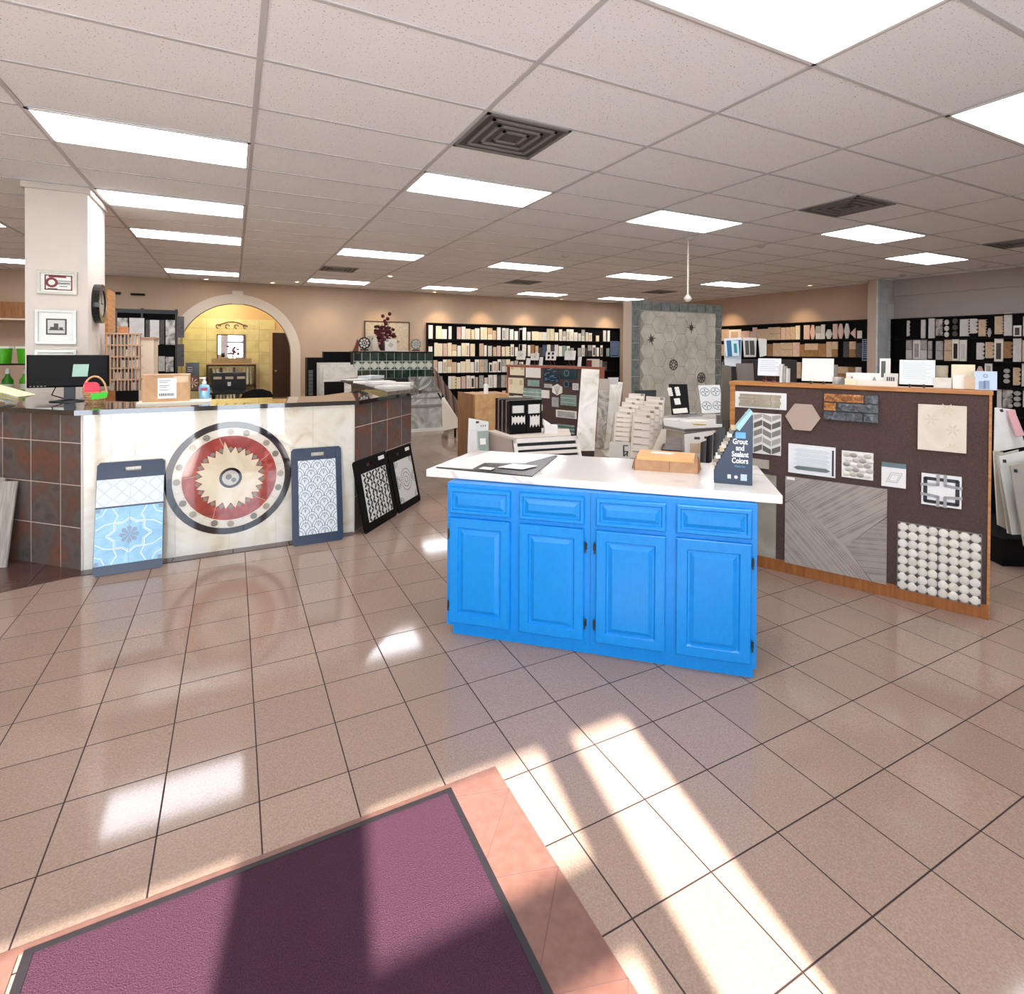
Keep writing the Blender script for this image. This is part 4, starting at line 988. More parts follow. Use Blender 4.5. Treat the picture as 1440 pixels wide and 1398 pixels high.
def sample(pl, u0, u1, v0, v1, c, off, lab, group, shape='r', t=.02, lean=0.0):
    w = u1-u0; h = v1-v0; g = MB()
    if shape == 'z': g.prism(zig(w, h, 5, w*.25, 'l'), 0, t)
    elif shape == 'Z': g.prism(zig(w, h, 6, w*.2, 'r'), 0, t)
    elif shape == 's': g.prism(scal(w, h, 4, w*.35, 'r'), 0, t)
    elif shape == 'S': g.prism(scal(w, h, 4, w*.35, 'l'), 0, t)
    elif shape == 'h': g.prism([(w*.0, h*.5), (w*.3, 0), (w*.7, 0), (w, h*.5), (w*.7, h), (w*.3, h)], 0, t)
    elif shape == 't': g.prism([(0, h*.5), (w, 0), (w, h)], 0, t)
    elif shape == 'q':   # two stacked tones
        g.box(0, w, 0, t, 0, h*.48, 0); g.box(0, w, 0, t, h*.5, h, 1)
    elif shape == 'f':   # tile on a pale card
        g.box(0, w, 0, t, 0, h, 1); g.box(w*.22, w*.78, -.006, 0, h*.1, h*.8, 0)
    elif shape == 'o':   # stack of small pieces
        for k in range(3): g.disc(w/2, h*(k+.5)/3, w*.45, 0, t, n=8, ry=h*.15)
    else: g.box(0, w, 0, t, 0, h)
    mats = [SL[c], SL['c'] if shape == 'f' else SL['g' if c in 'glmdsukw' else 'b']]
    return tag(g.build('tile_sample', mats[:1] if shape not in 'qf' else mats, None, pl.M(u0, v0, off, 0, lean)), lab, 'tile sample', group)
SHP = {'r': '', 'z': ' zigzag-edged', 'Z': ' stepped-edge', 's': ' scalloped', 'S': ' scalloped', 'h': ' hexagonal', 't': ' triangular', 'q': ' two-tone', 'f': ' card-mounted', 'o': ' stacked'}
PW_ = Plane((0, YB-.06, 0), (1, 0, 0))
t = thing('wall_tile_rack', 'long black wall rack of upright tile samples along the back wall', 'display rack', PW_.M()); mw = t.matrix_world
a, _ = PW_.hit(600, 480); b_, _ = PW_.hit(870, 480); _, top = PW_.hit(602, 454)
BOX(a, b_, 0, .05, .05, top).build('backing', flat('#080506', .7, spec=.15), t, mw)
f = MB(); f.box(a, b_, -.06, 0, top-.02, top); f.box(a, a+.03, -.06, 0, .05, top); f.box(b_-.03, b_, -.06, 0, .05, top); f.build('rack_frame', BLACK, t, mw)
rows = [PW_.hit(640, y)[1] for y in (477.0, 501.0, 524.2, 546.6)]
rows.append(rows[-1]-.42)
for z in rows: BOX(a, b_, -.07, 0, z-.03, z).build('shelf', BLACK, t, mw)
def C1(v): return 590+v/9.6
def C2(v): return 730+v/9.0
R1 = [(C1(x0), C1(x1), h, c, s) for x0, x1, h, c, s in [(110, 175, 1, 'c', 'r'), (220, 295, .95, 'y', 'r'), (300, 365, .72, 'c', 'r'), (392, 430, .95, 'c', 'r'), (505, 555, .92, 'p', 'r'), (565, 617, .95, 'c', 'r'), (622, 685, .8, 'y', 'r'), (690, 740, .75, 'y', 'z'), (748, 805, .85, 'c', 'r'), (822, 865, .93, 'y', 'f'), (868, 910, .93, 'y', 'r'), (920, 980, .9, 'y', 'q'), (985, 1035, .72, 'b', 'Z'), (1045, 1092, .97, 'c', 'r'), (1115, 1155, .93, 'g', 'f'), (1160, 1200, .92, 'l', 'r'), (1210, 1265, .85, 'c', 'z'), (1280, 1325, .7, 'c', 'r'), (1345, 1385, .85, 'p', 'r')]]
R1 += [(C2(x0), C2(x1), h, c, s) for x0, x1, h, c, s in [(0, 36, .95, 'l', 'r'), (45, 85, 1, 'c', 'f'), (100, 142, .68, 'l', 'r'), (162, 240, .72, 'y', 'r'), (243, 286, .68, 'y', 'r'), (290, 346, .68, 'c', 'r'), (350, 389, .97, 'y', 'r'), (395, 441, .97, 'y', 'r'), (450, 492, .67, 'c', 'r'), (505, 540, .95, 'w', 'f'), (550, 590, .8, 'l', 'q'), (600, 633, .97, 'm', 'f'), (640, 685, .97, 'w', 'f'), (695, 736, .72, 'l', 'f'), (748, 781, .65, 'l', 'r'), (790, 828, .97, 'w', 'q'), (838, 872, .75, 'y', 'z'), (880, 918, .7, 'b', 'f'), (972, 1008, .5, 'y', 'r'), (1062, 1097, .95, 'l', 'r'), (1115, 1144, .95, 'c', 'r')]]
R2 = [(C1(x0), C1(x1), h, c, s) for x0, x1, h, c, s in [(115, 172, .72, 'c', 'r'), (200, 245, 1, 'y', 'r'), (248, 308, .95, 'y', 'r'), (318, 372, .95, 'p', 'r'), (380, 432, 1, 'y', 'r'), (438, 498, .88, 'y', 'q'), (503, 557, .8, 'c', 'z'), (567, 620, 1, 'y', 'r'), (622, 670, 1, 'b', 'f'), (685, 745, .95, 'y', 'r'), (808, 862, .98, 'b', 'r'), (872, 905, .85, 'c', 'r'), (925, 980, .8, 'l', 'Z'), (988, 1035, .72, 'b', 'z'), (1045, 1092, .82, 'p', 'r'), (1105, 1152, .75, 'y', 'z'), (1162, 1220, .78, 'y', 's'), (1230, 1272, .95, 'g', 'f'), (1290, 1325, .72, 'c', 'r'), (1350, 1385, .97, 'l', 'q')]]
R2 += [(C2(x0), C2(x1), h, c, s) for x0, x1, h, c, s in [(0, 34, .95, 'l', 'r'), (42, 88, .95, 'w', 'r'), (110, 142, .9, 'c', 'f'), (150, 192, .93, 'n', 'r'), (205, 242, .85, 'p', 'q'), (252, 292, .72, 'd', 'r'), (298, 340, .93, 'u', 'r'), (352, 395, .95, 'l', 'r'), (400, 440, .93, 'd', 'r'), (450, 494, .95, 'l', 'r'), (503, 542, .85, 'c', 'r'), (550, 592, .88, 's', 'r'), (603, 640, .85, 's', 'f'), (655, 690, .7, 'g', 'r'), (745, 782, .7, 'g', 'r'), (792, 828, .95, 'g', 'f'), (840, 862, .7, 'd', 'r'), (872, 916, .95, 'd', 'q'), (928, 965, .95, 'd', 'f'), (980, 1008, .75, 'c', 'r'), (1030, 1055, .95, 'd', 'f'), (1105, 1142, .7, 's', 'r')]]
R3 = [(C1(x0), C1(x1), h, c, s) for x0, x1, h, c, s in [(190, 240, .95, 'p', 'q'), (250, 308, .85, 'c', 'r'), (318, 368, 1, 'b', 'f'), (375, 435, 1, 'y', 'q'), (440, 498, .8, 'b', 'r'), (510, 550, .75, 'c', 'r'), (555, 620, .85, 'y', 'r'), (625, 682, 1, 'y', 'r'), (687, 740, .8, 'c', 'Z'), (748, 803, 1, 'g', 'f'), (812, 865, 1, 'b', 'q'), (868, 920, 1, 'g', 'r'), (940, 980, .75, 'k', 'f'), (988, 1045, .85, 'p', 'f'), (1055, 1100, 1, 'd', 'f'), (1112, 1162, 1, 'l', 'q'), (1170, 1220, 1, 'y', 'r'), (1228, 1270, .85, 'l', 'r'), (1285, 1330, .9, 'g', 'r'), (1350, 1400, .8, 'l', 'f')]]
R3 += [(C2(x0), C2(x1), h, c, s) for x0, x1, h, c, s in [(925, 965, .7, 'd', 'r'), (985, 1005, .9, 'd', 'r'), (1025, 1052, .9, 'g', 'r'), (1060, 1110, .8, 'd', 'r')]]
R4 = [(C1(x0), C1(x1), h, c, s) for x0, x1, h, c, s in [(390, 430, .95, 'c', 'r'), (435, 495, .95, 'y', 's'), (500, 555, .88, 'y', 'r'), (567, 622, .92, 'p', 'r'), (635, 683, .98, 'l', 'f'), (690, 745, .95, 'd', 'f'), (757, 788, .85, 'b', 'r'), (808, 865, .97, 'g', 'r'), (875, 920, .8, 'y', 'S'), (930, 988, 1, 'l', 'f'), (998, 1042, 1, 'c', 'r'), (1048, 1098, .95, 'd', 'r'), (1105, 1160, .97, 'g', 'r'), (1170, 1205, .97, 'p', 'r'), (1230, 1280, .95, 'g', 'r'), (1300, 1345, .9, 'l', 'r')]]
R5 = [(C1(x0), C1(x1), h, c, s) for x0, x1, h, c, s in [(540, 600, .9, 'c', 'r'), (625, 680, .6, 'k', 'r'), (690, 745, .95, 'p', 'r'), (815, 865, .95, 'y', 'f'), (880, 920, .95, 'l', 'r'), (970, 1020, .6, 'y', 'r'), (1060, 1100, .7, 'l', 'r'), (1120, 1165, .95, 'p', 'r')]]
for ri, (row, nm) in enumerate(zip([R1, R2, R3, R4, R5], ['top', 'second', 'third', 'fourth', 'lowest visible'])):
    for i, (x0, x1, h, c, s) in enumerate(row):
        u0 = PW_.hit(x0, 490, .04)[0]; u1 = PW_.hit(x1, 490, .04)[0]
        sample(PW_, u0, u1, rows[ri], rows[ri]+h*.345, c, .05, CN[c]+SHP[s]+' tile, '+NM[i]+' from left on the '+nm+' row of the back wall rack', 'tile samples on the back wall rack', s)
# blue sign
a, b_, cc, d = PW_.rect(858.5, 480, 870.5, 502, .1)
def sign(pl, a, b_, cc, d, lab, off):
    t = thing('sale_sign', lab, 'sign', pl.M(a, cc, off)); mw = t.matrix_world; w = b_-a; h = d-cc
    BOX(0, w, -.01, 0, 0, h).build('board', flat('#1d3a63', .4), t, mw)
    f = MB(); f.box(0, w, -.014, 0, 0, .015); f.box(0, w, -.014, 0, h-.015, h); f.box(0, .015, -.014, 0, 0, h); f.box(w-.015, w, -.014, 0, 0, h); f.build('border', flat('#8fa9c4', .4), t, mw)
    g = MB(); r = random.Random(1)
    for k in range(9):
        z = h*(.9-.09*k); x = w*.14
        while x < w*.85: q = r.uniform(.015, .045); g.box(x, min(x+q, w*.87), -.0115, -.01, z-.012, z); x += q+.012
    g.build('lettering', flat('#b9cbe0', .5), t, mw)
sign(PW_, a, b_, cc, d, 'small blue lettered sign at the right end of the back wall rack', .1)

# ================================================================== RIGHT WALL RACKS
PR = Plane((XR-.06, 0, 0), (0, -1, 0))
def wallrack(x0, x1, ytop, lab, rows_px, xs):
    t = thing('wall_tile_rack', lab, 'display rack', PR.M()); mw = t.matrix_world
    a, _ = PR.hit(x0, 500); b_, top = PR.hit(x1, ytop)
    BOX(a, b_, 0, .05 if x0 > 1200 else .03, .05, top).build('backing', flat('#060506', .7, spec=.15), t, mw)
    f = MB(); f.box(a, b_, -.05, 0, top-.02, top); f.box(a, a+.03, -.05, 0, .05, top); f.box(b_-.03, b_, -.05, 0, .05, top); f.build('rack_frame', BLACK, t, mw)
    zs = [PR.hit(xs, y)[1] for y in rows_px]
    for z in zs: BOX(a, b_, -.06, 0, z-.025, z).build('shelf', BLACK, t, mw)
    return zs
zsA = wallrack(1008, 1222, 449, 'black wall rack of beige and brown tiles left of the right wall column', (477.5, 501.5, 532), 1125)
def A1x(v): return 1000+v/5.76
RA = [[(62, 84, .9, 'b', 'r'), (85, 140, .95, 'b', 'r'), (142, 240, .9, 'b', 'f'), (242, 310, .75, 'p', 'r'), (312, 333, .7, 'p', 'z'), (335, 370, 1, 'p', 'r'), (372, 460, .85, 'b', 'r'), (462, 560, .95, 'b', 'q'), (565, 601, .9, 'p', 'r'), (604, 641, .9, 'b', 'r'), (643, 680, .92, 'b', 'r'), (683, 718, 1, 'y', 'r'), (750, 797, 1.12, 'p', 'r'), (800, 844, 1, 'p', 'h'), (846, 889, .9, 'l', 'q'), (890, 920, 1.15, 'l', 'r'), (925, 981, .65, 'l', 'h'), (985, 1022, 1, 'p', 'r'), (1025, 1072, 1.15, 'p', 'h'), (1076, 1122, 1.15, 'l', 'h'), (1125, 1168, .7, 'p', 't'), (1182, 1220, .5, 'c', 'r')],
      [(80, 110, .9, 'b', 'r'), (455, 500, .9, 'n', 'r'), (502, 560, .95, 'b', 'r'), (562, 660, .97, 'b', 'q'), (663, 717, .98, 'p', 'r'), (720, 758, .85, 'n', 'r'), (760, 865, .9, 'n', 'q'), (867, 930, .88, 'n', 'r'), (933, 978, 1, 'b', 'r'), (980, 1027, 1.1, 'n', 'q'), (1072, 1118, 1, 'd', 'r'), (1120, 1171, 1.05, 'n', 'q'), (1173, 1220, .9, 'd', 'r')],
      [(90, 120, .9, 'g', 'r'), (600, 672, 1.05, 'n', 'f'), (675, 730, 1.0, 'b', 'r'), (985, 1027, .9, 'g', 'r'), (1030, 1109, .8, 'n', 'q'), (1111, 1168, .8, 'n', 'r'), (1171, 1220, .8, 'l', 'r')]]
for ri, row in enumerate(RA):
    for i, (x0, x1, h, c, s) in enumerate(row):
        u0 = PR.hit(A1x(x0), 490, .04)[0]; u1 = PR.hit(A1x(x1), 490, .04)[0]
        hh = (.33, .34, .38)[ri]
        sample(PR, u0, u1, zsA[ri]-(0.02 if h > 1.1 else 0)*0, zsA[ri]+min(h, 1.0)*hh, c, .045, CN[c]+SHP[s]+' tile, '+NM[i]+' from left on the '+['top', 'second', 'third'][ri]+' row of the tan wall rack', 'tile samples on the right wall rack beyond the column', s)
a, b_, cc, d = PR.rect(1213, 477, 1222, 507.5, .08)
sign(PR, a, b_, cc, d, 'narrow blue lettered sign at the column end of the tan wall rack', .08)
zsB = wallrack(1253, 1500, 437.5, 'wide black wall rack of grey mosaics right of the wall column', (476, 507, 540, 575, 610), 1300)
def B1(v): return 1230+v/6.857
def B1y(v): return 420+v/6.857
RB = [[(310, 337, 212, 362, 'l', 's'), (447, 487, 205, 382, 'l', 'r'), (520, 577, 192, 382, 'l', 'r'), (590, 660, 200, 357, 'm', 'Z'), (668, 718, 200, 375, 'l', 'o'), (745, 802, 188, 368, 'd', 'o'), (822, 915, 200, 362, 'l', 'Z'), (918, 994, 195, 335, 'l', 's'), (1002, 1080, 203, 362, 'b', 'Z'), (1085, 1124, 285, 370, 'g', 'h'), (1158, 1244, 172, 342, 'b', 'Z'), (1248, 1323, 138, 357, 'l', 'r'), (1337, 1413, 260, 362, 'd', 'f'), (1432, 1500, 172, 362, 'l', 'r')],
      [(303, 357, 397, 585, 'l', 'q'), (370, 438, 397, 585, 'g', 'f'), (443, 501, 397, 588, 'l', 'q'), (515, 551, 410, 580, 'g', 'q'), (590, 656, 410, 590, 'g', 'q'), (672, 742, 397, 603, 'b', 'q'), (748, 811, 392, 600, 'k', 'f'), (820, 885, 398, 605, 'l', 'f'), (982, 1056, 425, 588, 'l', 's'), (1068, 1152, 420, 575, 'b', 's'), (1155, 1236, 385, 607, 'd', 'f'), (1240, 1330, 415, 575, 'n', 's'), (1336, 1413, 385, 610, 'l', 'r'), (1425, 1500, 400, 608, 'b', 'r')],
      [(605, 705, 645, 720, 'd', 'f'), (982, 1046, 652, 745, 'p', 'h'), (1062, 1132, 625, 745, 'g', 'f'), (1237, 1306, 672, 822, 'g', 'o'), (1335, 1406, 665, 838, 'b', 's'), (1420, 1500, 625, 850, 'l', 'r')],
      [(1180, 1222, 865, 1060, 'l', 'r'), (1235, 1332, 870, 1060, 'm', 's'), (1335, 1412, 885, 1050, 'g', 'o'), (1430, 1500, 870, 1050, 'l', 'r')]]
for ri, row in enumerate(RB):
    for i, (x0, x1, y0, y1, c, s) in enumerate(row):
        a, b_, cc, d = PR.rect(B1(x0), B1y(y0), B1(x1), B1y(y1), .03)
        sample(PR, a, b_, cc, d, c, .03, CN[c]+SHP[s]+' tile, '+NM[i]+' from left, '+['top', 'second', 'third', 'fourth'][ri]+' row of the right-hand grey mosaic rack', 'tile samples on the mosaic rack', s)
# column on right wall
t = struct(BOX(XR-.56, XR, 6.45, 6.62, 0, HC).build('wall_column', flat('#c9b3a0', .7)))
PCt = gridmat('white_column_tiles', .62, .32, 0, 0, .004, ([(.3, '#c4ccd0'), (.6, '#dde4e6')], 3), '#aab2b4', .12, axes='XZ', var=.04)
struct(BOX(XR-.56, XR, 6.42, 6.45, 0, HC-.002).build('trim_10', PCt))

# ================================================================== TALL TILED DISPLAY
PT = Plane((0, 6.8, 0), (1, 0, 0))
a, b_, cc, d = PT.rect(888, 422, 1014, 440); _, top = PT.hit(950, 426)
t = thing('tall_tile_display', 'tall display wall of pale hexagon tiles with dark grey tile border', 'display wall', PT.M(a, 0)); mw = t.matrix_world; w = b_-a
BOX(0, w, 0, .2, 0, top).build('wall_body', flat('#cdb9a4', .7), t, mw)
bt = w/10
g = MB(); g.box(0, w, -.008, 0, 0, top, 0)
for i in range(10): g.box(i*bt+.004, (i+1)*bt-.004, -.02, -.004, top-bt*.72, top-.004, 1)
zz = top-bt*.72; 
while zz > .2:
    for x in (0, w-bt*.72): g.box(x+.004, x+bt*.72-.004, -.02, -.004, zz-bt*1.35+.006, zz-.004, 1)
    zz -= bt*1.35
g.build('border_tiles', [flat('#b7b4aa', .6), stone('border_slate', [(.3, '#6b7270'), (.6, '#868c88'), (.8, '#9aa09a')], 7, .25)], t, mw)
HEXT = stone('hex_cement', [(.3, '#bdb7a8'), (.55, '#d5d0c1'), (.8, '#e4e0d3')], 3, .4, .8)
x0, x1 = bt*.78, w-bt*.78; z1 = top-bt*.8
g = MB(); g.box(x0, x1, -.028, -.004, 0, z1, 0)
hr = .155; hx = hr*1.5; hz = hr*math.sqrt(3)
i = 0
cx = x0+hr
while cx < x1+hr:
    cz = z1-hz*.3+(hz/2 if i % 2 else 0)
    while cz > .4:
        pts = [(min(max(cx+(hr-.004)*math.cos(k*math.pi/3), x0+.002), x1-.002), min(cz+(hr-.004)*math.sin(k*math.pi/3), z1-.002)) for k in range(6)]
        if max(p[0] for p in pts)-min(p[0] for p in pts) > .03 and max(p[1] for p in pts)-min(p[1] for p in pts) > .02: g.prism(pts, -.033, -.02, 1 if (i*7+int(cz*9)) % 3 else 2)
        cz -= hz
    cx += hx; i += 1
g.build('hexagon_tiles', [flat('#a39c8c', .6), HEXT, stone('hex_cement_light', [(.3, '#bdb6a6'), (.55, '#d6d1c1'), (.8, '#efebde')], 4, .4, .8)], t, mw)
DK = flat('#4a4238', .4)
for px, py, kind, nm in ((970, 461, 0, 'star_inlay'), (914, 477, 1, 'star_inlay'), (945, 513, 2, 'rosette_inlay'), (984, 531, 3, 'rosette_inlay')):
    u, v = PT.hit(px, py); u -= a; g = MB()
    if kind < 2:
        for k in range(8):
            an = k*math.pi/4+(.2 if kind else 0); L = .105 if k % 2 == 0 else .07
            g.prism([(u, v), (u+.03*math.cos(an-.4), v+.03*math.sin(an-.4)), (u+L*math.cos(an), v+L*math.sin(an)), (u+.03*math.cos(an+.4), v+.03*math.sin(an+.4))], -.038, -.03)
    else:
        g.ring(u, v, .075, .09, -.038, -.03, n=20); g.ring(u, v, .03, .045, -.038, -.03, n=16)
        for k in range(8): g.disc(u+.062*math.cos(k*.785), v+.062*math.sin(k*.785), .012, -.038, -.03, n=8)
        if kind == 3: g.disc(u, v, .022, -.039, -.03)
    g.build(nm, DK, t, mw)

# ================================================================== MID-FLOOR DISPLAYS
def quad(name, lab, cat, tl, tr, br, bl, dt, db, mat, thick=.012, group=None, parent=None, dr=0.0):
    """a real flat board of given thickness; its corners given by sight line and distance"""
    P = [dp(*tl, dt), dp(*tr, dt+dr), dp(*br, db+dr), dp(*bl, db)]
    o_ = P[3]; U = (P[2]-P[3]).normalized(); V = P[0]-P[3]; V = (V-U*V.dot(U)).normalized(); Y = V.cross(U)
    M_ = Matrix((U, Y, V)).transposed().to_4x4(); M_.translation = o_
    pts = [((p-o_).dot(U), (p-o_).dot(V)) for p in P]
    t = MB().prism([pts[3], pts[2], pts[1], pts[0]], 0, thick).build(name, mat, parent, M_)
    if not parent: tag(t, lab, cat, group)
    return t, M_, pts
# tall grey marble vanity sample stand by the far aisle
P_ = Plane((0, 10.2, 0), (1, 0, 0)); a, b_, cc, d = P_.rect(575.5, 530, 621, 605)
t = thing('stone_display_stand', 'grey marble display stand with stacked slabs and white plinth beside the counter end', 'display stand', P_.M(a, 0)); mw = t.matrix_world; w = b_-a
GM = stone('grey_marble', [(.3, '#8f918c'), (.5, '#b9bab3'), (.65, '#d5d4cc'), (.8, '#e9e8e1')], 2.2, .25, 3)
GM2 = stone('grey_marble_dark', [(.3, '#55564f'), (.5, '#8c8c85'), (.75, '#d9d8d0')], 1.6, .25, 4)
BOX(0, w, 0, .4, .06, d*.76).build('stand_body', GM, t, mw); BOX(-.02, w+.03, -.03, .42, 0, .06).build('plinth', flat('#e9e6dc', .5), t, mw)
BOX(-.02, w, -.04, .0, d*.74, d).build('upper_slab', GM2, t, mw)
g = MB(); 
for z in (.44, .47, .6): g.box(0, w, -.012, 0, d*z, d*z+.02)
g.build('edge_strips', flat('#8f8f88', .4), t, mw)
# white triangular cabinet side + rack of dark boards
g = MB()
Q = Plane((3.72, 9.6, 0), (0, 1, 0))
t, M_, pts = quad('white_cabinet', 'low white cabinet end beneath the slanted rack of dark boards', 'cabinet', (621, 560), (646, 590), (646, 601), (622, 606), 9.6, 9.6, flat('#ece3d2', .6), .5)
DB = flat('#4a3026', .4); rr = random.Random(8)
for i in range(11):
    f_ = i/10; x = 609+f_*37; yt = 515+f_*52; yb = yt+27+f_*6
    quad('hanging_board', NM[i]+' dark brown board from the upper end of the slanted board rack', 'sample board', (x, yt), (x+5, yt+7), (x+7, yb+2), (x+3, yb-4), 10.0-f_*1.3, 9.95-f_*1.3, flat(['#8a7060', '#4a372e', '#725848'][i % 3], .4), .02, 'boards in the slanted rack')
g = MB(); p0 = dp(612, 545, 10.1); p1 = dp(650, 604, 8.6)
pm = dp(611, 545, 10.9); pn = dp(640, 592, 9.85); g.tube([(pm.x, pm.y, 0), (pm.x, pm.y, pm.z)], .02); g.tube([(pn.x, pn.y, 0), (pn.x, pn.y, pn.z)], .02); g.tube([(pm.x, pm.y, pm.z), (pn.x, pn.y, pn.z)], .015)
tag(g.build('slanted_rack', BLACK), 'thin black sloping rail carrying the dark boards near the aisle', 'rack')
# wooden crate
c0 = fl(653, 628, 0); P_ = Plane(dp(668, 600, 7.2), (1, -.02, 0)); P_.O.z = 0
a, zt_ = P_.hit(668, 555); b_, _ = P_.hit(716, 555)
t = thing('wooden_display_cube', 'light wooden display cube with darker plank side, behind the black sample book', 'display cube', P_.M(a, 0)); mw = t.matrix_world; w = b_-a
BOX(0, w, 0, .45, 0, zt_).build('cube_front', wood('pale_ply', '#c0905c', '#d9b07c', (3, 3, 3)), t, mw)
BOX(-.02, 0, 0, .6, 0, zt_).build('side_board', wood('dark_ply', '#7d5434', '#a87a4e', (1, 9, 1)), t, mw)
tag(MB().lathe([(.03, 0), (.03, .12), (.015, .13)], 12).build('white_card', WHITE, None, mw @ T(w*.4, .1, zt_)), 'small white cylinder standing on the wooden display cube', 'container')
# grey sample stand at its front-left
t, M_, pts = quad('sample_stand', 'pale header board over a sage tile panel, standing left of the pedestal', 'sample board', (659, 588), (687, 593), (684, 731), (654, 733), 5.1, 5.0, flat('#e2e1dc', .5), .03)
def onq(M_, pts): return pts
w = pts[2][0]; h = pts[0][1]
root = t; hv = h*.36; z_b = h-hv
def sub(name, x0, x1, z0, z1, mat, parent, M_, y0=-.008, y1=0):
    return BOX(x0, x1, y0, y1, z0, z1).build(name, mat, parent, M_)
MB().box(.07, w-.005, -.008, 0, 0, h*.6).build('sage_tile', SL['s'], root, root.matrix_world.inverted() @ M_) if False else None
def subo(root, M_, g, name, mats):
    o = g.build(name, mats); o.parent = root; o.matrix_parent_inverse = root.matrix_world.inverted(); o.matrix_world = M_; return o
bpy.context.view_layer.update()
oxs = pts[0][0]*.85; M_ = M_ @ Matrix.Translation((oxs, 0, 0))
subo(root, M_, MB().box(.09, w-.01, -.01, 0, 0.05, z_b+hv*.62, 0).box(.02, .08, -.01, 0, z_b+hv*.1, z_b+hv*.68, 1).box(w*.55, w*.82, -.014, -.01, z_b+hv*.25, z_b+hv*.42, 2), 'tile_panel', [flat('#8b9a8e', .3), SL['l'], SL['c']])
subo(root, M_, MB().box(w*.4, w*.55, -.004, 0, z_b+hv*.84, z_b+hv*.9).box(w*.62, w*.66, -.004, 0, z_b+hv*.74, z_b+hv*.78).box(w*.72, w*.76, -.004, 0, z_b+hv*.74, z_b+hv*.78).box(w*.82, w*.86, -.004, 0, z_b+hv*.74, z_b+hv*.78), 'header_print', [INK])
# pedestal with louvred front
zp = .8
pa = [fl(x, y, zp) for x, y in ((686, 606), (724, 616), (803, 612), (800, 603), (718, 601))]
t = thing('display_pedestal', 'grey-beige pedestal with a white sloping louvred front, behind the blue cabinet', 'pedestal', Matrix.Identity(4)); mw = t.matrix_world
MB().hprism([p[:2] for p in pa], 0, zp-.02).build('pedestal_body', flat('#b6a598', .6), t, mw)
MB().hprism([p[:2] for p in pa], zp-.02, zp).build('top_board', flat('#d8cabb', .5), t, mw)
A_, B_ = pa[1], pa[2]; dF = (B_-A_).normalized(); nF = Vector((dF.y, -dF.x, 0))
Vv = Vector((0, 0, .38))-nF*.2
PLv = Plane(A_+Vector((0, 0, -.42))+nF*.22-dF*.03, dF, Vector((0, 0, .42))-nF*.2); wL = (B_-A_).length+.08
hL = .455
g = MB(); g.box(0, wL, 0, .02, 0, hL, 0)
f = MB(); f.box(0, .03, -.02, 0, 0, hL); f.box(wL-.03, wL, -.02, 0, 0, hL); f.box(0, wL, -.02, 0, hL-.04, hL)
g.build('louver_backing', [flat('#191718', .6)], t, PLv.M()); f.build('louver_frame', flat('#f1e9de', .4), t, PLv.M())
for k in range(8):
    z = hL-.07-k*.052; MB().add
    gg = MB(); gg.prism([(.03, z-.03), (wL-.03, z-.03), (wL-.03, z), (.03, z)], -.018, -.004); gg.build('louver', flat('#efe7dd', .4), t, PLv.M())
# black sample book
pf0 = fl(716, 611, zp); pf1 = fl(761, 608, zp); PBo = Plane(pf0, pf1-pf0); wB = (pf1-pf0).length; _, hB = PBo.hit(735, 563); 
t = thing('sample_book', 'black flip display of zigzag white mosaics standing on the pedestal', 'sample book', PBo.M(0, 0)); mw = t.matrix_world
dB = .34
for k in range(2): 
    x = wB*k/2; BOX(x+.003, x+wB/2-.003, -.012, .0, 0, hB).build('front_board', BLACK, t, mw)
g = MB(); rr = random.Random(6)
for k in range(11): g.box(.0, .01+rr.uniform(0, .006)-.01-.004, .01+k*.029, .022+k*.029, .01, hB-.005, k % 3)
g2 = MB()
for k in range(11): g2.box(0, wB, .008+k*.03, .02+k*.03, .0, hB-.01*(k % 2), k % 3)
g2.build('inner_boards', [flat('#3a2824', .4), flat('#1b1517', .4), flat('#8a7a74', .4)], t, mw)
g = MB()
def zz_(x0, x1, z0, z1, n=5, vert=False):
    pts = []
    if not vert:
        for k in range(n): pts += [(x1, z0+(z1-z0)*k/n), (x1-.012, z0+(z1-z0)*(k+.5)/n)]
        pts += [(x1, z1)]
        for k in range(n, 0, -1): pts += [(x0, z0+(z1-z0)*k/n), (x0+.012, z0+(z1-z0)*(k-.5)/n)]
        pts += [(x0, z0)]
    else:
        for k in range(n): pts += [(x0+(x1-x0)*k/n, z0), (x0+(x1-x0)*(k+.5)/n, z0+.03)]
        pts += [(x1, z0), (x1, z1)]
        for k in range(n, 0, -1): pts += [(x0+(x1-x0)*(k-.5)/n, z1-.02)] + ([(x0+(x1-x0)*(k-1)/n, z1)] if k > 1 else [(x0, z1)])
    return pts
g.prism(zz_(wB*.06, wB*.44, hB*.63, hB*.85), -.018, -.012); g.prism(zz_(wB*.55, wB*.94, hB*.6, hB*.87), -.018, -.012)
g.prism(zz_(wB*.06, wB*.46, hB*.28, hB*.55, 4, True), -.018, -.012); g.prism(zz_(wB*.62, wB*.92, hB*.18, hB*.55, 3, True), -.018, -.012)
g.build('white_mosaics', flat('#eceae2', .3), t, mw)
p = fl(769, 610, zp)
t = thing('brochure_box', 'small white brochure box to the right of the black sample book', 'box', T(p.x, p.y, zp, -.4)); mw = t.matrix_world
MB().box(-.02, .1, 0, .09, 0, .075).build('box_body', flat('#efece8', .4), t, mw)
MB().prism([(-.03, .075), (.04, .075), (.04, .085), (-.03, .13)], .0, .09).build('raised_lid', flat('#f5f3ef', .4), t, mw)
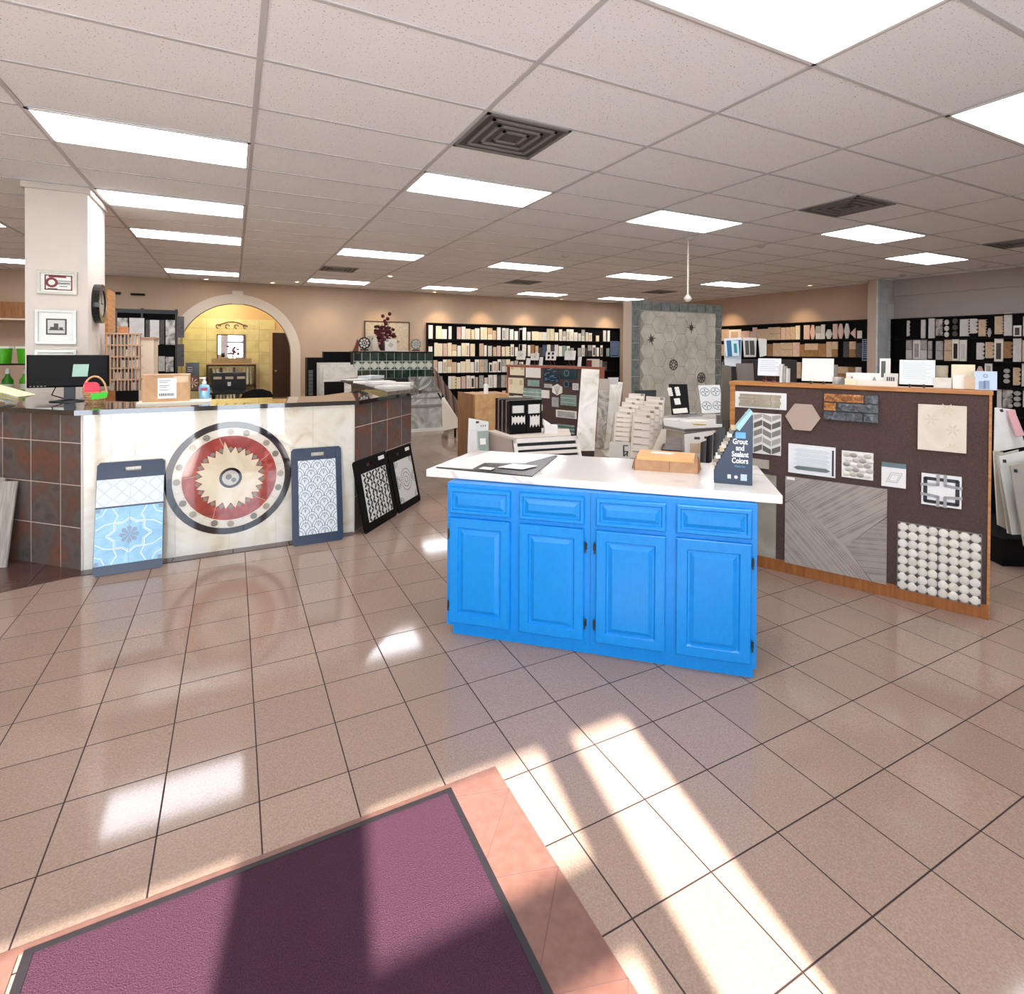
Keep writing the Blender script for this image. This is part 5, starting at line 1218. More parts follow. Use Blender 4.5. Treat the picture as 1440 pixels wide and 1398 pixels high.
# panel 2 ------------------------------------------------------------------
CARP = stone('brown_carpet', [(.35, '#4b3934'), (.65, '#5f4a43')], 180, .95, 0, bump=.4)
RW = wood('reddish_rail', '#8a4b36', '#a8654a', (9, 1, 1))
e0 = dp(713, 513.5, 7.9); e1 = dp(840, 517, 6.9)
P2 = Plane((e0.x, e0.y, 0), (e1.x-e0.x, e1.y-e0.y, 0)); L2 = Vector((e1.x-e0.x, e1.y-e0.y)).length; z2 = P2.hit(770, 514.5)[1]
t = thing('carpeted_display_panel', 'smaller brown carpeted panel of green, white and dark tile samples in mid floor', 'display panel', P2.M(0, 0)); mw = t.matrix_world
BOX(.03, L2-.03, 0, .16, .07, z2-.03).build('carpet_face', CARP, t, mw)
f = MB(); f.box(0, L2, -.02, .2, z2-.03, z2); f.box(0, L2, -.01, .18, 0, .07); f.box(0, .03, -.005, .17, .07, z2-.03); f.box(L2-.03, L2, -.005, .17, .07, z2-.03); f.build('wooden_frame', RW, t, mw)
def D1(x, y): return 640+x/6.545, 490+y/6.545
P2T = [(510, 150, 640, 250, 'y', 'r', 'yellow-beige four-square mosaic, top left'), (655, 165, 790, 272, 'c', 'r', 'plain cream tile, top row second'), (820, 165, 955, 312, 'u', 'r', 'blue-black glass mosaic, top row third'),
       (970, 182, 1125, 287, 'd', 'r', 'dark teal relief tile, top right'), (495, 268, 632, 418, 'y', 'r', 'ivory tile with beige vein below the yellow mosaic'), (672, 288, 778, 352, 's', 'r', 'small sage green tile under the cream tile'),
       (825, 325, 895, 365, 'g', 'r', 'little grey strip left of the hexagon'), (898, 325, 988, 435, 'c', 'H', 'white hexagon with fan lines'), (1000, 312, 1075, 350, 'd', 'r', 'dark green strip under the teal relief tile'),
       (1085, 320, 1138, 385, 'l', 'r', 'pale tile with a circle at the right edge'), (630, 362, 795, 480, 's', 'r', 'large sage green brick sheet in the middle left'), (800, 382, 870, 460, 'c', 'r', 'white square right of the sage sheet'),
       (895, 448, 955, 540, 'g', 'r', 'upright grey tile under the hexagon'), (975, 420, 1120, 532, 's', 'q', 'striped sage tile on the right'), (545, 432, 620, 462, 'c', 'r', 'small white strip under the ivory tile'),
       (488, 434, 540, 458, 'c', 'r', 'smallest white strip at the lower left edge'), (932, 562, 1120, 650, 'g', 'F', 'white-edged grey brick sheet, lower right'), (940, 690, 1100, 790, 's', 'q', 'dark green sheet at the bottom right'), (775, 515, 806, 575, 'c', 'r', 'small white upright card behind the sample book')]
for x0, y0, x1, y1, c, s, lab in P2T:
    a, b_, cc, d = P2.rect(*D1(x0, y0), *D1(x1, y1)); w = b_-a; h = d-cc; g = MB(); mats = [SL[c], SL['c']]
    if s == 'H':
        g.prism([(w/2, 0), (w, h*.25), (w, h*.75), (w/2, h), (0, h*.75), (0, h*.25)], -.012, 0)
        for k in range(-2, 3): g.ribbon([(w/2, h*.06), (w/2+k*w*.16, h*.85)], .006, -.014, -.011, 1)
        mats = [SL['c'], SL['g']]
    elif s == 'q':
        for k in range(5): g.box(0, w, -.012, 0, h*k/5, h*(k+.85)/5, k % 2)
        mats = [SL['s'], flat('#5f7f76' if 'dark' in lab else '#a9c0b2', .2)]
    elif s == 'F': g.box(0, w, -.01, 0, 0, h, 1); g.box(w*.1, w*.92, -.014, 0, h*.12, h*.85, 0)
    else:
        g.box(0, w, -.012, 0, 0, h)
        if 'brick sheet' in lab: 
            for k in (1, 2): g.box(0, w, -.0135, -.012, h*k/3-.003, h*k/3+.003, 1)
        if 'mosaic' in lab and c == 'y':
            for q in ((.08, .55), (.75, .55)): g.box(w*q[0], w*(q[0]+.2), -.0135, -.012, h*.55, h*.9, 1)
            mats = [SL['y'], SL['b']]
        if c == 'u':
            mats = [flat('#2e3f4e', .1), flat('#6f8594', .1)]
            for k in range(26): xx, zz2 = random.random()*w*.85, random.random()*h*.95; g.box(xx, min(xx+w*.15, w), -.0135, -.012, zz2, min(zz2+.008, h), 1)
        if 'relief' in lab:
            mats = [flat('#2c4046', .1), flat('#55707a', .1)]; g.ring(w*.4, h*.55, .03, .045, -.018, -.012, 1, n=14)
        if 'circle' in lab: g.ring(w/2, h/2, w*.2, w*.33, -.014, -.011, 1, n=14); mats = [SL['l'], SL['g']]
    tag(g.build('tile_sample', mats, None, P2.M(a, cc, .001)), lab+' of the mid-floor brown panel', 'tile sample')
def easel_tile(pl, px0, py0, px1, py1, zbase, off, lab, mat, easel='#5a2a1c', name='display_tile', deco=None, thick=.01, lean=.14):
    a, b_, cc, d = pl.rect(px0, py0, px1, py1, off); w = b_-a; cc = max(cc, zbase+.004); cc = zbase+.002 if not easel else cc; h = d-cc
    t = thing(name, lab, 'tile sample', pl.M(a, zbase, off)); mw = t.matrix_world
    L = mw @ T(0, 0, cc-zbase) @ Matrix.Rotation(-lean, 4, 'X')
    BOX(0, w, -thick, 0, 0, h).build('tile', mat, t, L)
    if deco: deco(t, L, w, h, thick)
    if easel:
        g = MB(); hh = min(h*.6, .12)
        for x in (w*.3, w*.7): g.tube([(x, -.03, 0), (x, -.028, .022)], .005, 6); g.tube([(x, -.03, .006), (x, .05, .006)], .005, 6); g.tube([(x, .05, .004), (x, .01+hh*.16, hh)], .004, 6)
        g.tube([(w*.3, .0, cc-zbase), (w*.7, .0, cc-zbase)], .005, 6); g.build('easel', flat(easel, .4), t, mw)
    return t
def deco_spots(t, L, w, h, th):
    g = MB()
    for x, z in ((.3, .3), (.7, .3), (.3, .75), (.7, .75)): g.disc(w*x, h*z, w*.12, -th-.002, -th+.001, n=6)
    g.build('tile_pattern', BLACK, t, L)
def deco_star(t, L, w, h, th):
    g = MB()
    for k in range(4): g.ribbon([(w/2, h/2), (w/2+w*.3*math.cos(k*1.57+.78), h/2+h*.3*math.sin(k*1.57+.78))], .006, -th-.001, -th+.001)
    g.build('tile_pattern', flat('#8a8a80', .4), t, L)
for x0, y0, x1, y1, lab, dk in [(565, 25, 645, 105, 'leftmost white patterned tile on an easel on top of the mid-floor brown panel', deco_star), (697, 45, 770, 110, 'small marble tile on an easel, second on top of the mid-floor brown panel', deco_star),
                                (835, 28, 928, 110, 'white tile with four black corner shapes on an easel on the mid-floor brown panel', deco_spots), (1010, 20, 1105, 108, 'rightmost cream tile on an easel on top of the mid-floor brown panel', None)]:
    easel_tile(P2, *D1(x0, y0), *D1(x1, y1), z2, -.08, lab, SL['w'], deco=dk)
for x0, y0, x1, y1, lab in [(775, 80, 805, 128, 'tiny white tile standing between the second and third easels'), (1130, 75, 1160, 130, 'tiny pale tile at the right of the easels'), (655, 90, 690, 128, 'tiny grey tile beside the first easel')]:
    easel_tile(P2, *D1(x0, y0), *D1(x1, y1), z2, -.06, lab+' on the mid-floor brown panel', SL['l'], easel=None)
a, b_, cc, d = P2.rect(*D1(1205, 135), *D1(1285, 180))
tag(MB().box(0, b_-a, 0, .1, 0, .1).box(.0, (b_-a)*.6, -.01, 0, .0, .085, 1).build('small_box', [flat('#cfc5b4', .5), flat('#5a1f17', .4)], None, P2.M(a-.03, z2, -.06)), 'small box with dark red front, right end of the mid-floor panel top', 'box')
# slabs
SLM = stone('calacatta', [(.28, '#a79f8e'), (.38, '#dad3c3'), (.55, '#e9e4d8'), (.8, '#f1ede4')], 2.5, .2, 3.5)
SLG = stone('grey_vein', [(.3, '#77716a'), (.45, '#a39b90'), (.6, '#c4bcb0'), (.8, '#d8d1c6')], 4, .25, 3.5)
quad('marble_slab', 'tall white veined marble slab leaning in front of the mid-floor brown panel', 'slab', (818, 518.5), (843, 520), (836, 634), (809.5, 634), 6.3, 6.0, SLM, .02)
quad('marble_slab', 'grey diagonal-veined slab just right of the tall white marble slab', 'slab', (842, 548), (857, 550), (849, 632), (838, 630), 6.5, 6.2, SLG, .02)
quad('marble_slab', 'short beige slab peeking above the grey diagonal-veined slab', 'slab', (842, 532.5), (857, 533), (857, 556), (842, 556), 6.7, 6.65, flat('#b5a697', .4), .02)
quad('marble_slab', 'pale slab with a dark corner mark, second right of the tall white marble slab', 'slab', (858, 541), (869, 541), (857, 630), (850, 632), 6.6, 6.3, SLM, .02)
quad('marble_slab', 'narrow pale slab with a dark corner mark next to the sample board stacks', 'slab', (869, 537), (876, 538), (864, 628), (858, 630), 6.9, 6.6, SLM, .02)
quad('marble_slab', 'white-topped slab rising behind the corner-marked slabs', 'slab', (855, 531), (870, 531), (868, 560), (855, 560), 7.1, 7.1, SL['l'], .02)
# slab rack base
pb = dp(845, 640, 6.1); 
tag(BOX(-.35, .45, -.1, .5, 0, .1).build('slab_rack', flat('#cfc3b4', .6), None, T(pb.x, pb.y, 0, -.45)), 'low pale base holding the leaning marble slabs', 'rack')
# sample board stacks
TB = stone('taupe_card', [(.3, '#cdbfae'), (.7, '#dfd3c4')], 3, .5)
def sboard(tl, tr, h_px, d, lab, rows_):
    t, M_, pts = quad('strip_sample_board', lab, 'sample board', tl, tr, (tr[0]-4, tr[1]+h_px), (tl[0]-4, tl[1]+h_px), d, d-.25, TB, .015, 'strip sample boards')
    w = pts[2][0]; h = pts[0][1]; x0 = pts[0][0]
    g = MB()
    for k in range(rows_):
        z = h*(.93-.82*k/rows_); s = x0*(z/h)
        g.box(s+w*.08, s+w*.95, -.006, 0, z-h*.82/rows_*.8, z, 0); g.box(s+w*.08, s+w*.5, -.008, -.006, z-h*.82/rows_*.8, z-h*.82/rows_*.72, 1)
    g.box(x0*.95+w*.78, x0*.95+w*.95, -.009, 0, h*.94, h*.985, 1)
    bpy.context.view_layer.update(); subo(t, M_, g, 'tile_strips', [flat('#e0d6ca', .35), flat('#8f8375', .5)])
lx = [865.7, 869.9, 874.7, 879.6, 884.4]; lr = [888, 890, 894, 901, 907]; ly = [579, 571.5, 565, 559.5, 553]
for i in range(5): sboard((lx[i], ly[i]), (lr[i], ly[i]+1), 48, 6.0+.22*i, ['front', 'second', 'third', 'fourth', 'rearmost'][i]+' board of the left-hand stack of strip sample boards', 6)
rx = [890, 893.5, 899, 905, 909]; rr_ = [916, 922, 929, 934, 935]; ry = [582, 575.5, 570, 564, 557]
for i in range(5): sboard((rx[i], ry[i]), (rr_[i], ry[i]+2), 62, 5.9+.22*i, ['front', 'second', 'third', 'fourth', 'rearmost'][i]+' board of the right-hand stack of strip sample boards', 5)
quad('dark_topped_board', 'dark green board with a handle slot rising behind the strip board stacks', 'sample board', (893, 549), (923, 548.5), (919, 662), (888, 662), 7.4, 7.2, flat('#26302c', .4), .02)
pb = dp(893, 640, 6.0)
tag(BOX(-.32, .3, -.02, .9, 0, .42).build('sample_cabinet', flat('#d3c7b8', .6), None, T(pb.x, pb.y, 0, -.48)), 'pale cabinet base carrying the two stacks of strip sample boards', 'cabinet')
t, M_, pts = quad('cream_card', 'cream card with black logo letters leaning before the strip board stacks', 'card', (857, 621), (886, 624), (888, 741), (857, 741), 4.9, 4.85, flat('#ded7c8', .6), .02)
w = pts[2][0]; hf = pts[0][1]; h = hf*.25; g = MB()
for q in ((.66, .3), (.66, .55), (.82, .3)): g.box(w*q[0], w*q[0]+.012, -.002, 0, h*q[1], h*(q[1]+.22))
g.box(w*.66, w*.9, -.002, 0, h*.78, h*.83); g.box(w*.66, w*.9, -.002, 0, h*.5, h*.55); g.ribbon([(w*.7, h*.32), (w*.88, h*.48)], .01, -.002, 0)
bpy.context.view_layer.update(); subo(t, M_ @ Matrix.Translation((0, 0, hf-h)), g, 'logo', [INK])
# angled table with samples -------------------------------------------------
tz = .75
tp = [fl(x, y, tz) for x, y in ((931, 584), (934, 598), (963, 603), (1030, 600), (1032, 582))]
t = thing('angled_table', 'grey-edged angled display table with pale tops and beige sides, before the tall tiled display', 'table', Matrix.Identity(4)); mw = t.matrix_world
MB().hprism([p[:2] for p in tp], tz-.04, tz).build('table_top', flat('#d9d6cf', .4), t, mw)
ce = sum((p for p in tp), Vector())/5
MB().hprism([tuple((p+(ce-p)*.04)[:2]) for p in tp], 0, tz-.04).build('table_body', stone('beige_side', [(.3, '#a79b88'), (.7, '#c2b6a2')], 3, .6), t, mw)
MB().hprism([tuple((p+(ce-p)*-.004)[:2]) for p in tp], tz-.032, tz-.008).build('edge_band', flat('#8d8a86', .4), t, mw)
t, M_, pts = quad('black_sample_board', 'black board with white pebble-shaped mosaics standing on the angled table', 'sample board', (940.5, 540), (966, 541), (970, 581), (945, 583), 6.9, 6.7, BLACK, .015)
w = pts[2][0]; h = pts[0][1]; g = MB()
for (x, z, r) in [(.3, .8, .09), (.3, .66, .09), (.72, .8, .1), (.72, .66, .1)]:
    for k in range(4): g.disc(w*(x-.12)+w*r*.8*math.cos(k*1.57+.78), h*z+w*r*math.sin(k*1.57+.78), w*.08, -.006, 0, n=8)
g.box(w*.3, w*.62, -.006, 0, h*.3, h*.5); g.box(w*.1, w*.9, -.006, 0, h*.02, h*.17)
bpy.context.view_layer.update(); subo(t, M_, g, 'white_mosaics', [SL['c']])
t, M_, pts = quad('patterned_tile', 'white tile board with blue-grey circle and leaf pattern standing on the angled table', 'tile sample', (982, 542), (1012, 541.5), (1018, 580), (987.5, 581), 6.8, 6.6, flat('#e9eae6', .3), .015)
w = pts[2][0]; h = pts[0][1]; g = MB(); sk = pts[0][0]
for i in range(2):
    for j in range(2):
        cx, cz = w*(.26+.5*i)+sk*(.25+.5*j), h*(.25+.5*j); g.ring(cx, cz, w*.2, w*.225, -.004, 0, n=16)
        for k in range(4): g.ribbon([(cx+w*.05*math.cos(k*1.57), cz+w*.05*math.sin(k*1.57)), (cx+w*.14*math.cos(k*1.57), cz+w*.14*math.sin(k*1.57))], .012, -.004, 0)
bpy.context.view_layer.update(); subo(t, M_, g, 'leaf_pattern', [flat('#8a949a', .4)])
for x, y, a, wd, hh, c, lab in [(948, 590, .3, .3, .2, '#efece4', 'left white paper on the angled table'), (975, 592, -.2, .32, .22, '#f4f1e8', 'middle white paper on the angled table'), (1000, 588, .1, .34, .2, '#ece9df', 'right white paper on the angled table'), (983, 597.5, -.4, .13, .08, '#efd28c', 'small yellow note near the table edge')]:
    p = fl(x, y, tz); tag(BOX(-wd/2, wd/2, -hh/2, hh/2, 0, .006).build('paper_sheet', flat(c, .7), None, T(p.x, p.y, tz+(.0065 if 'yellow' in lab else 0), a)), lab, 'paper')
p = fl(968, 584, tz); tag(MB().box(-.15, .15, -.1, .1, 0, .01).box(-.13, .13, -.09, -.05, .01, .012, 1).box(-.13, .13, -.02, .02, .01, .012, 1).build('striped_brochure', [flat('#e8e6e0', .4), BLACK], None, T(p.x, p.y, tz+.007, -.2)), 'black and white striped brochure at the foot of the black board', 'brochure')
p = fl(1016, 596, tz); tag(BOX(-.07, .07, -.02, .02, 0, .1).build('grey_tile_block', flat('#7f7f7c', .4), None, T(p.x, p.y, tz, -.5)), 'small upright grey tile block at the right end of the angled table', 'tile sample')
# handled boards in rack before the table
t, M_, pts = quad('handled_board', 'white board with two handle slots leaning before the angled table', 'sample board', (962.5, 611), (1006, 605), (1000, 772), (968, 772), 4.4, 4.25, flat('#eeeae0', .5), .012)
w = pts[1][0]; h = pts[0][1]; g = MB(); g.box(w*.35, w*.52, -.002, 0, h*.955, h*.978); g.box(w*.66, w*.84, -.002, 0, h*.96, h*.983); bpy.context.view_layer.update(); subo(t, M_, g, 'handle_slots', [INK])
subo(t, M_, MB().box(w*.2, w*.6, -.005, 0, h*.83, h*.92), 'stone_chip', [SL['b']])
for i, (x, y) in enumerate([(986, 622), (994, 614), (1004, 609), (1011, 604)]):
    quad('dark_handled_board', ['leftmost', 'second', 'third', 'rightmost'][i]+' dark board fin beside the white handled board', 'sample board', (x, y), (x+9, y-3), (x+1, 778+6*i), (x-7, 778+6*i), 4.3-.1*i, 4.2-.1*i, flat(['#4a4038', '#15110f', '#1c1614', '#120e0e'][i], .35), .012, 'dark board fins')
quad('wood_look_tile', 'dark brown wood-look tile lying before the angled table', 'tile sample', (935, 614), (959, 617), (960, 634), (930, 632), 4.9, 4.7, wood('walnut_tile', '#4b3a30', '#6b5648', (2, 2, 12)), .012)
quad('cream_wedge', 'cream triangular board corner beside the strip sample boards', 'sample board', (931, 603), (937, 604), (930, 749), (868, 749), 4.8, 4.7, flat('#e9dcc8', .5), .012)
tr = thing('low_board_rack', 'low black rack holding boards behind the blue cabinet', 'rack', Matrix.Identity(4)); p = dp(960, 660, 4.3)
g = MB(); g.box(-.25, .35, -.1, .3, .0, .03); g.box(-.25, .35, .28, .3, 0, .45); g.build('rack_body', BLACK, tr, T(p.x, p.y, 0, -.5))

# ================================================================== BLUE ISLAND CABINET
IA = Vector((1.057, 2.842, 0)); IB = Vector((2.214, 1.780, 0)); PI_ = Plane(IA, IB-IA); LI = (IB-IA).length
BLU, nt, b = nt_new('blue_paint'); b.inputs['Roughness'].default_value = .32
co = coords(nt, (1.5, 1.5, .35)); no = N(nt, 'ShaderNodeTexNoise'); no.inputs['Scale'].default_value = 60; no.inputs['Detail'].default_value = 4; nt.links.new(co, no.inputs[0])
nt.links.new(ramp(nt, no.outputs[0], [(.3, '#0089da'), (.7, '#0090e4')]), b.inputs['Base Color'])
bp = N(nt, 'ShaderNodeBump'); bp.inputs['Strength'].default_value = .06; bp.inputs['Distance'].default_value = .002; nt.links.new(no.outputs[0], bp.inputs['Height']); nt.links.new(bp.outputs[0], b.inputs['Normal'])
isl = thing('island_cabinet', 'bright blue cabinet with four doors and four drawer fronts in the middle of the floor', 'cabinet', PI_.M(0, 0)); mw = isl.matrix_world
DI = .60
g = MB(); g.box(-.012, LI, .003, DI, .05, .835); g.build('cabinet_body', BLU, isl, mw)
g = MB(); g.box(.02, LI-.012, .012, DI-.02, 0, .06); g.build('toe_kick', BLU, isl, mw)
def raised(x0, x1, z0, z1, name, inset, parent):
    t_ = .018; g = MB(); g.bev(x0, x1, -t_, .003, z0, z1, .005)
    i = inset
    # routed groove and raised centre
    for (a, b2, c2, d2) in ((x0+i, x1-i, z0+i, z1-i),):
        q = .006
        g.add([(a, -t_-.0004, c2), (b2, -t_-.0004, c2), (b2, -t_-.0004, d2), (a, -t_-.0004, d2), (a+q, -t_+.006, c2+q), (b2-q, -t_+.006, c2+q), (b2-q, -t_+.006, d2-q), (a+q, -t_+.006, d2-q)], [])
    return g
def rdoor(name, x0, x1, z0, z1, fr, hinge=None):
    t_ = .019; q = .005; i = fr
    # nested rings: outer bevel, frame flat, groove, bevel up to raised panel
    lv = [(0, .003), (0, -t_+q), (q, -t_), (i, -t_), (i+.006, -t_+.009), (i+.014, -t_+.009), (i+.034, -t_-.001), ]
    vs = []; fs = []
    for o_, y in lv: vs += [(x0+o_, y, z0+o_), (x1-o_, y, z0+o_), (x1-o_, y, z1-o_), (x0+o_, y, z1-o_)]
    for k in range(len(lv)-1):
        for j in range(4): fs.append((k*4+j, k*4+(j+1) % 4, (k+1)*4+(j+1) % 4, (k+1)*4+j))
    k = len(lv)-1; fs.append((k*4, k*4+1, k*4+2, k*4+3)); fs.append((3, 2, 1, 0))
    g = MB(); g.add(vs, fs); d = g.build(name, BLU, isl, mw)
    if hinge is not None:
        for z in (z0+.09, z1-.09):
            h = MB(); x = x0-.006 if hinge == 'l' else x1+.006
            h.tube([(x, -.016, z-.022), (x, -.016, z+.022)], .0045, 8); h.box(x-.008, x+.008, -.006, .002, z-.016, z+.016); h.blob((x, -.016, z+.025), (.005, .005, .005)); h.blob((x, -.016, z-.025), (.005, .005, .005))
            sub2(d, h.build('hinge', flat('#5d5a56', .25, .9)), mw)
    return d
for i, (x0, x1) in enumerate([(.007, .352), (.402, .747), (.807, .1+1.052), (1.201, 1.545)]):
    rdoor('door', x0, x1, .074, .648, .05, 'l' if i in (0, 2) else 'r')
    rdoor('drawer_front', x0, x1, .672, .812, .018)
# centre seam
BOX(.777, .779, -.001, .004, .05, .835).build('seam', flat('#0b62b4', .5), isl, mw)
QZ = stone('quartz_top', [(.0, '#efeae3'), (.49, '#f1ede6'), (.5, '#d9d1c6'), (.51, '#f1ede6'), (1, '#f2eee8')], .8, .12, .6, coat=.4, detail=4)
ct = [(.982, 3.023), (2.322, 1.726), (2.795, 2.251), (1.473, 3.463)]
g = MB(); g.hprism(ct, .838, .88); o = g.build('countertop', QZ); bv = o.modifiers.new('b', 'BEVEL'); bv.width = .004; bv.segments = 2
tag(o, 'white quartz countertop with faint grey veins on the blue cabinet', 'countertop')
ZI = .88
# folder and cards
fp = [fl(x, y, ZI) for x, y in ((613, 658), (748, 671), (784, 642), (690, 637))]
t = thing('dark_folder', 'large open folder, dark lower half and white sheet, on the white quartz top', 'folder', Matrix.Identity(4)); mw0 = t.matrix_world
MB().hprism([p[:2] for p in fp], ZI, ZI+.006).build('folder_base', flat('#2d2b2b', .25), t, mw0)
wp = [fl(x, y, ZI+.006) for x, y in ((614, 656.5), (664, 660), (681, 651), (738, 652), (780, 641), (690, 635))]
MB().hprism([p[:2] for p in wp], ZI+.006, ZI+.010).build('white_sheet', flat('#f3efea', .4), t, mw0)
for k, (q, c, lab) in enumerate([(((700, 658), (735, 661), (756, 656), (722, 653)), '#ecebea', 'white card lying on the dark half of the folder'), (((673, 660), (690, 662), (696, 659), (680, 657.5)), '#e9e7e4', 'tiny white slip at the left of the folder')]):
    pp = [fl(x, y, ZI+.008) for x, y in q]; tag(MB().hprism([p[:2] for p in pp], ZI+.0105, ZI+.013).build('white_card', flat(c, .4)), lab, 'card')
# parcel
b0 = fl(893, 661, ZI); b1 = fl(981, 667, ZI); Pp = Plane(b0, b1-b0); wB = (b1-b0).length
t = thing('kraft_parcel', 'flat brown cardboard parcel box on the white quartz top', 'parcel', Pp.M(0, 0)); mw = t.matrix_world
KR = stone('kraft', [(.3, '#b48660'), (.7, '#c89d78')], 7, .7)
BOX(0, wB, 0, .22, .0, .062).build('carton', KR, t, mw)
MB().prism([(-.018, .012), (0, 0), (0, .062), (-.01, .05)], .0, .22).prism([(wB, 0), (wB+.018, .03), (wB+.012, .055), (wB, .062)], 0, .22).build('end_flaps', flat('#8a6041', .7), t, mw)
BOX(wB*.55, wB*.56, -.001, .0, 0, .062).build('seam', flat('#8f6a4a', .7), t, mw)
t = thing('padded_envelope', 'golden padded envelope with a small white label lying on the brown parcel', 'envelope', Pp.M(0, 0)); me_ = mw @ T(-.0, .0, .0632, .03)
MB().hprism([(.01, -.005), (wB-.02, -.02), (wB-.005, .17), (.02, .21)], 0, .022).build('envelope', flat('#dfab6c', .55, var=.05), t, me_)
MB().hprism([(.08, .1), (.2, .08), (.22, .13), (.1, .15)], .022, .0235).build('paper_label', flat('#e3ecdf', .5), t, me_)
# grout display
b0 = fl(1003.5, 679, ZI); b1 = fl(1058, 683.5, ZI); Pg_ = Plane(b0, b1-b0); wG = (b1-b0).length
hT = Pg_.hit(1058, 577)[1]
t = thing('grout_colour_display', 'navy wedge-shaped grout and sealant colour display on the right end of the quartz top', 'display', Pg_.M(0, 0)); mw = t.matrix_world
NAVY = flat('#1f3049', .3)
prof = [(0, 0), (wG, 0), (wG, hT*.93), (wG*.93, hT*.96), (wG*.62, hT*.76), (wG*.0, hT*.17)]
MB().prism(prof, 0, .10).build('display_body', NAVY, t, mw)
MB().prism([(wG*.56, hT*.76), (wG*.93, hT*1.0), (wG*1.0, hT*.965), (wG*.66, hT*.72)], -.002, .104).build('header_cap', flat('#9fd0d4', .35), t, mw)
g = MB(); cc_ = ['#d8d2c4', '#b9ac98', '#8a7f70', '#efe9dc', '#6f6a64', '#c9b894']
for k in range(12):
    f_ = (k+.3)/12; x = wG*.60*f_; z = hT*(.17+.59*f_); g.box(x-.022, x+.002, .012, .088, z-.002, z+.016, k % 6)
g.build('colour_sticks', [flat(c, .4) for c in cc_], t, mw)
MB().box(wG*.56, wG*.82, -.0015, 0, hT*.62, hT*.70).build('logo_square', flat('#6aaede', .4), t, mw)
LW = flat('#eef2f6', .5)
for k, s in enumerate(['Grout', 'and', 'Sealant', 'Colors']):
    text(s, .036, LW, 'lettering', t, mw @ Matrix.Translation((wG*.68, -.0012, hT*(.545-.085*k))) @ TXT @ Matrix.Diagonal((.78, 1.05, 1, 1)), bold=.0009)
for k, s in enumerate(['Made for', 'any colour'][:1]):
    text('Made for', .014, flat('#55a6d8', .5), 'lettering', t, mw @ Matrix.Translation((wG*.68, -.0012, hT*.235)) @ TXT)
g = MB(); g.box(wG*.36, wG*.45, -.0015, 0, hT*.075, hT*.13, 0); g.disc(wG*.58, hT*.10, .009, -.0015, 0, 1, n=14); g.box(wG*.70, wG*.86, -.0015, 0, hT*.06, hT*.145, 2)
g.build('badges', [flat('#c9e3c0', .5), flat('#d8cfe6', .5), flat('#b9c9e0', .5)], t, mw)

# ================================================================== BROWN DISPLAY PANEL 1
C0 = Vector((3.405, 2.717, 0)); C1_ = Vector((3.934, 1.564, 0)); P1 = Plane(C0, C1_-C0)
uL = P1.hit(1027, 540)[0]; uR = P1.hit(1391, 700)[0]; z1_ = 1.343; DP = .15
t = thing('carpeted_display_panel', 'large brown carpeted panel with oak frame carrying tile samples, right of the blue cabinet', 'display panel', P1.M(0, 0)); mw = t.matrix_world
uo = uL
BOX(uL+.035, uR-.005, .004, DP-.01, .075, z1_-.03).build('carpet_face', CARP, t, mw)
MB().box(uL-.005, uR+.012, -.012, DP+.02, z1_-.025, z1_).build('top_rail', OAK, t, mw)
for x0, x1 in ((uL, uL+.035), (uR-.005, uR+.008)): BOX(x0, x1, -.003, DP, .0 if x0 > 0 else .08, z1_-.025).build('side_post', OAK, t, mw)
BOX(uL, uR+.004, -.006, DP, 0, .085).build('base_rail', OAKB, t, mw)
def E1(x, y): return 1010+x/3.349, 530+y/3.349
def ptile(x0, y0, x1, y1, lab, off=.003):
    a, b_, cc, d = P1.rect(*E1(x0, y0), *E1(x1, y1)); t = P1.M(a, cc, off-.004+.003); return t, b_-a, d-cc
def one(g, mats, M_, lab, name='tile_sample'): return tag(g.build(name, mats, None, M_), lab+' on the large brown panel', 'tile sample')
TAUPE = stone('taupe_brick', [(.3, '#9c9078'), (.6, '#b3a78e'), (.8, '#c2b79f')], 6, .5, .6)
M_, w, h = ptile(82, 67, 322, 157, '')
g = MB().box(0, w, -.008, 0, 0, h, 1)
for k in range(4):
    z = h*(.1+.2*k); x = w*(.08+.02*(k % 2)); 
    for q in ((0, .3), (.31, .62), (.63, .8)): g.box(x+w*q[0], x+w*q[1], -.018, -.008, z, z+h*.17, 0)
one(g, [TAUPE, flat('#f4f2ee', .5)], M_, 'thin taupe bricks on white card, top left')
M_, w, h = ptile(318, 123, 482, 258, '')
one(MB().prism([(0, h*.5), (w*.27, h), (w*.76, h), (w, h*.5), (w*.74, 0), (w*.24, 0)], -.012, 0), flat('#b9a393', .55, var=.05), M_, 'plain pinkish-taupe hexagon tile')
M_, w, h = ptile(500, 76, 756, 220, '')
MET = [stone('copper_glaze', [(.35, '#6b3f1e'), (.55, '#b0702f'), (.75, '#e0a860')], 30, .2, 1, bump=.5), stone('steel_glaze', [(.35, '#3f4245'), (.6, '#5d6166'), (.8, '#8d9396')], 30, .22, 1, bump=.5), flat('#2b2a2b', .5)]
g = MB().box(0, w, -.012, 0, 0, h, 2)
for (x0, x1, z0, z1, m_) in [(0, .74, .69, 1, 0), (.76, 1, .69, 1, 1), (0, .24, .36, .67, 0), (.26, 1, .36, .67, 1), (0, .72, .02, .34, 1), (.74, 1, .02, .34, 1)]: g.box(w*x0+.002, w*x1-.002, -.022, -.01, h*z0+.002, h*z1-.002, m_)
one(g, MET, M_, 'glazed metallic brick sheet in copper and steel')
M_, w, h = ptile(942, 127, 1168, 360, '')
g = MB().box(0, w, -.014, 0, 0, h, 0)
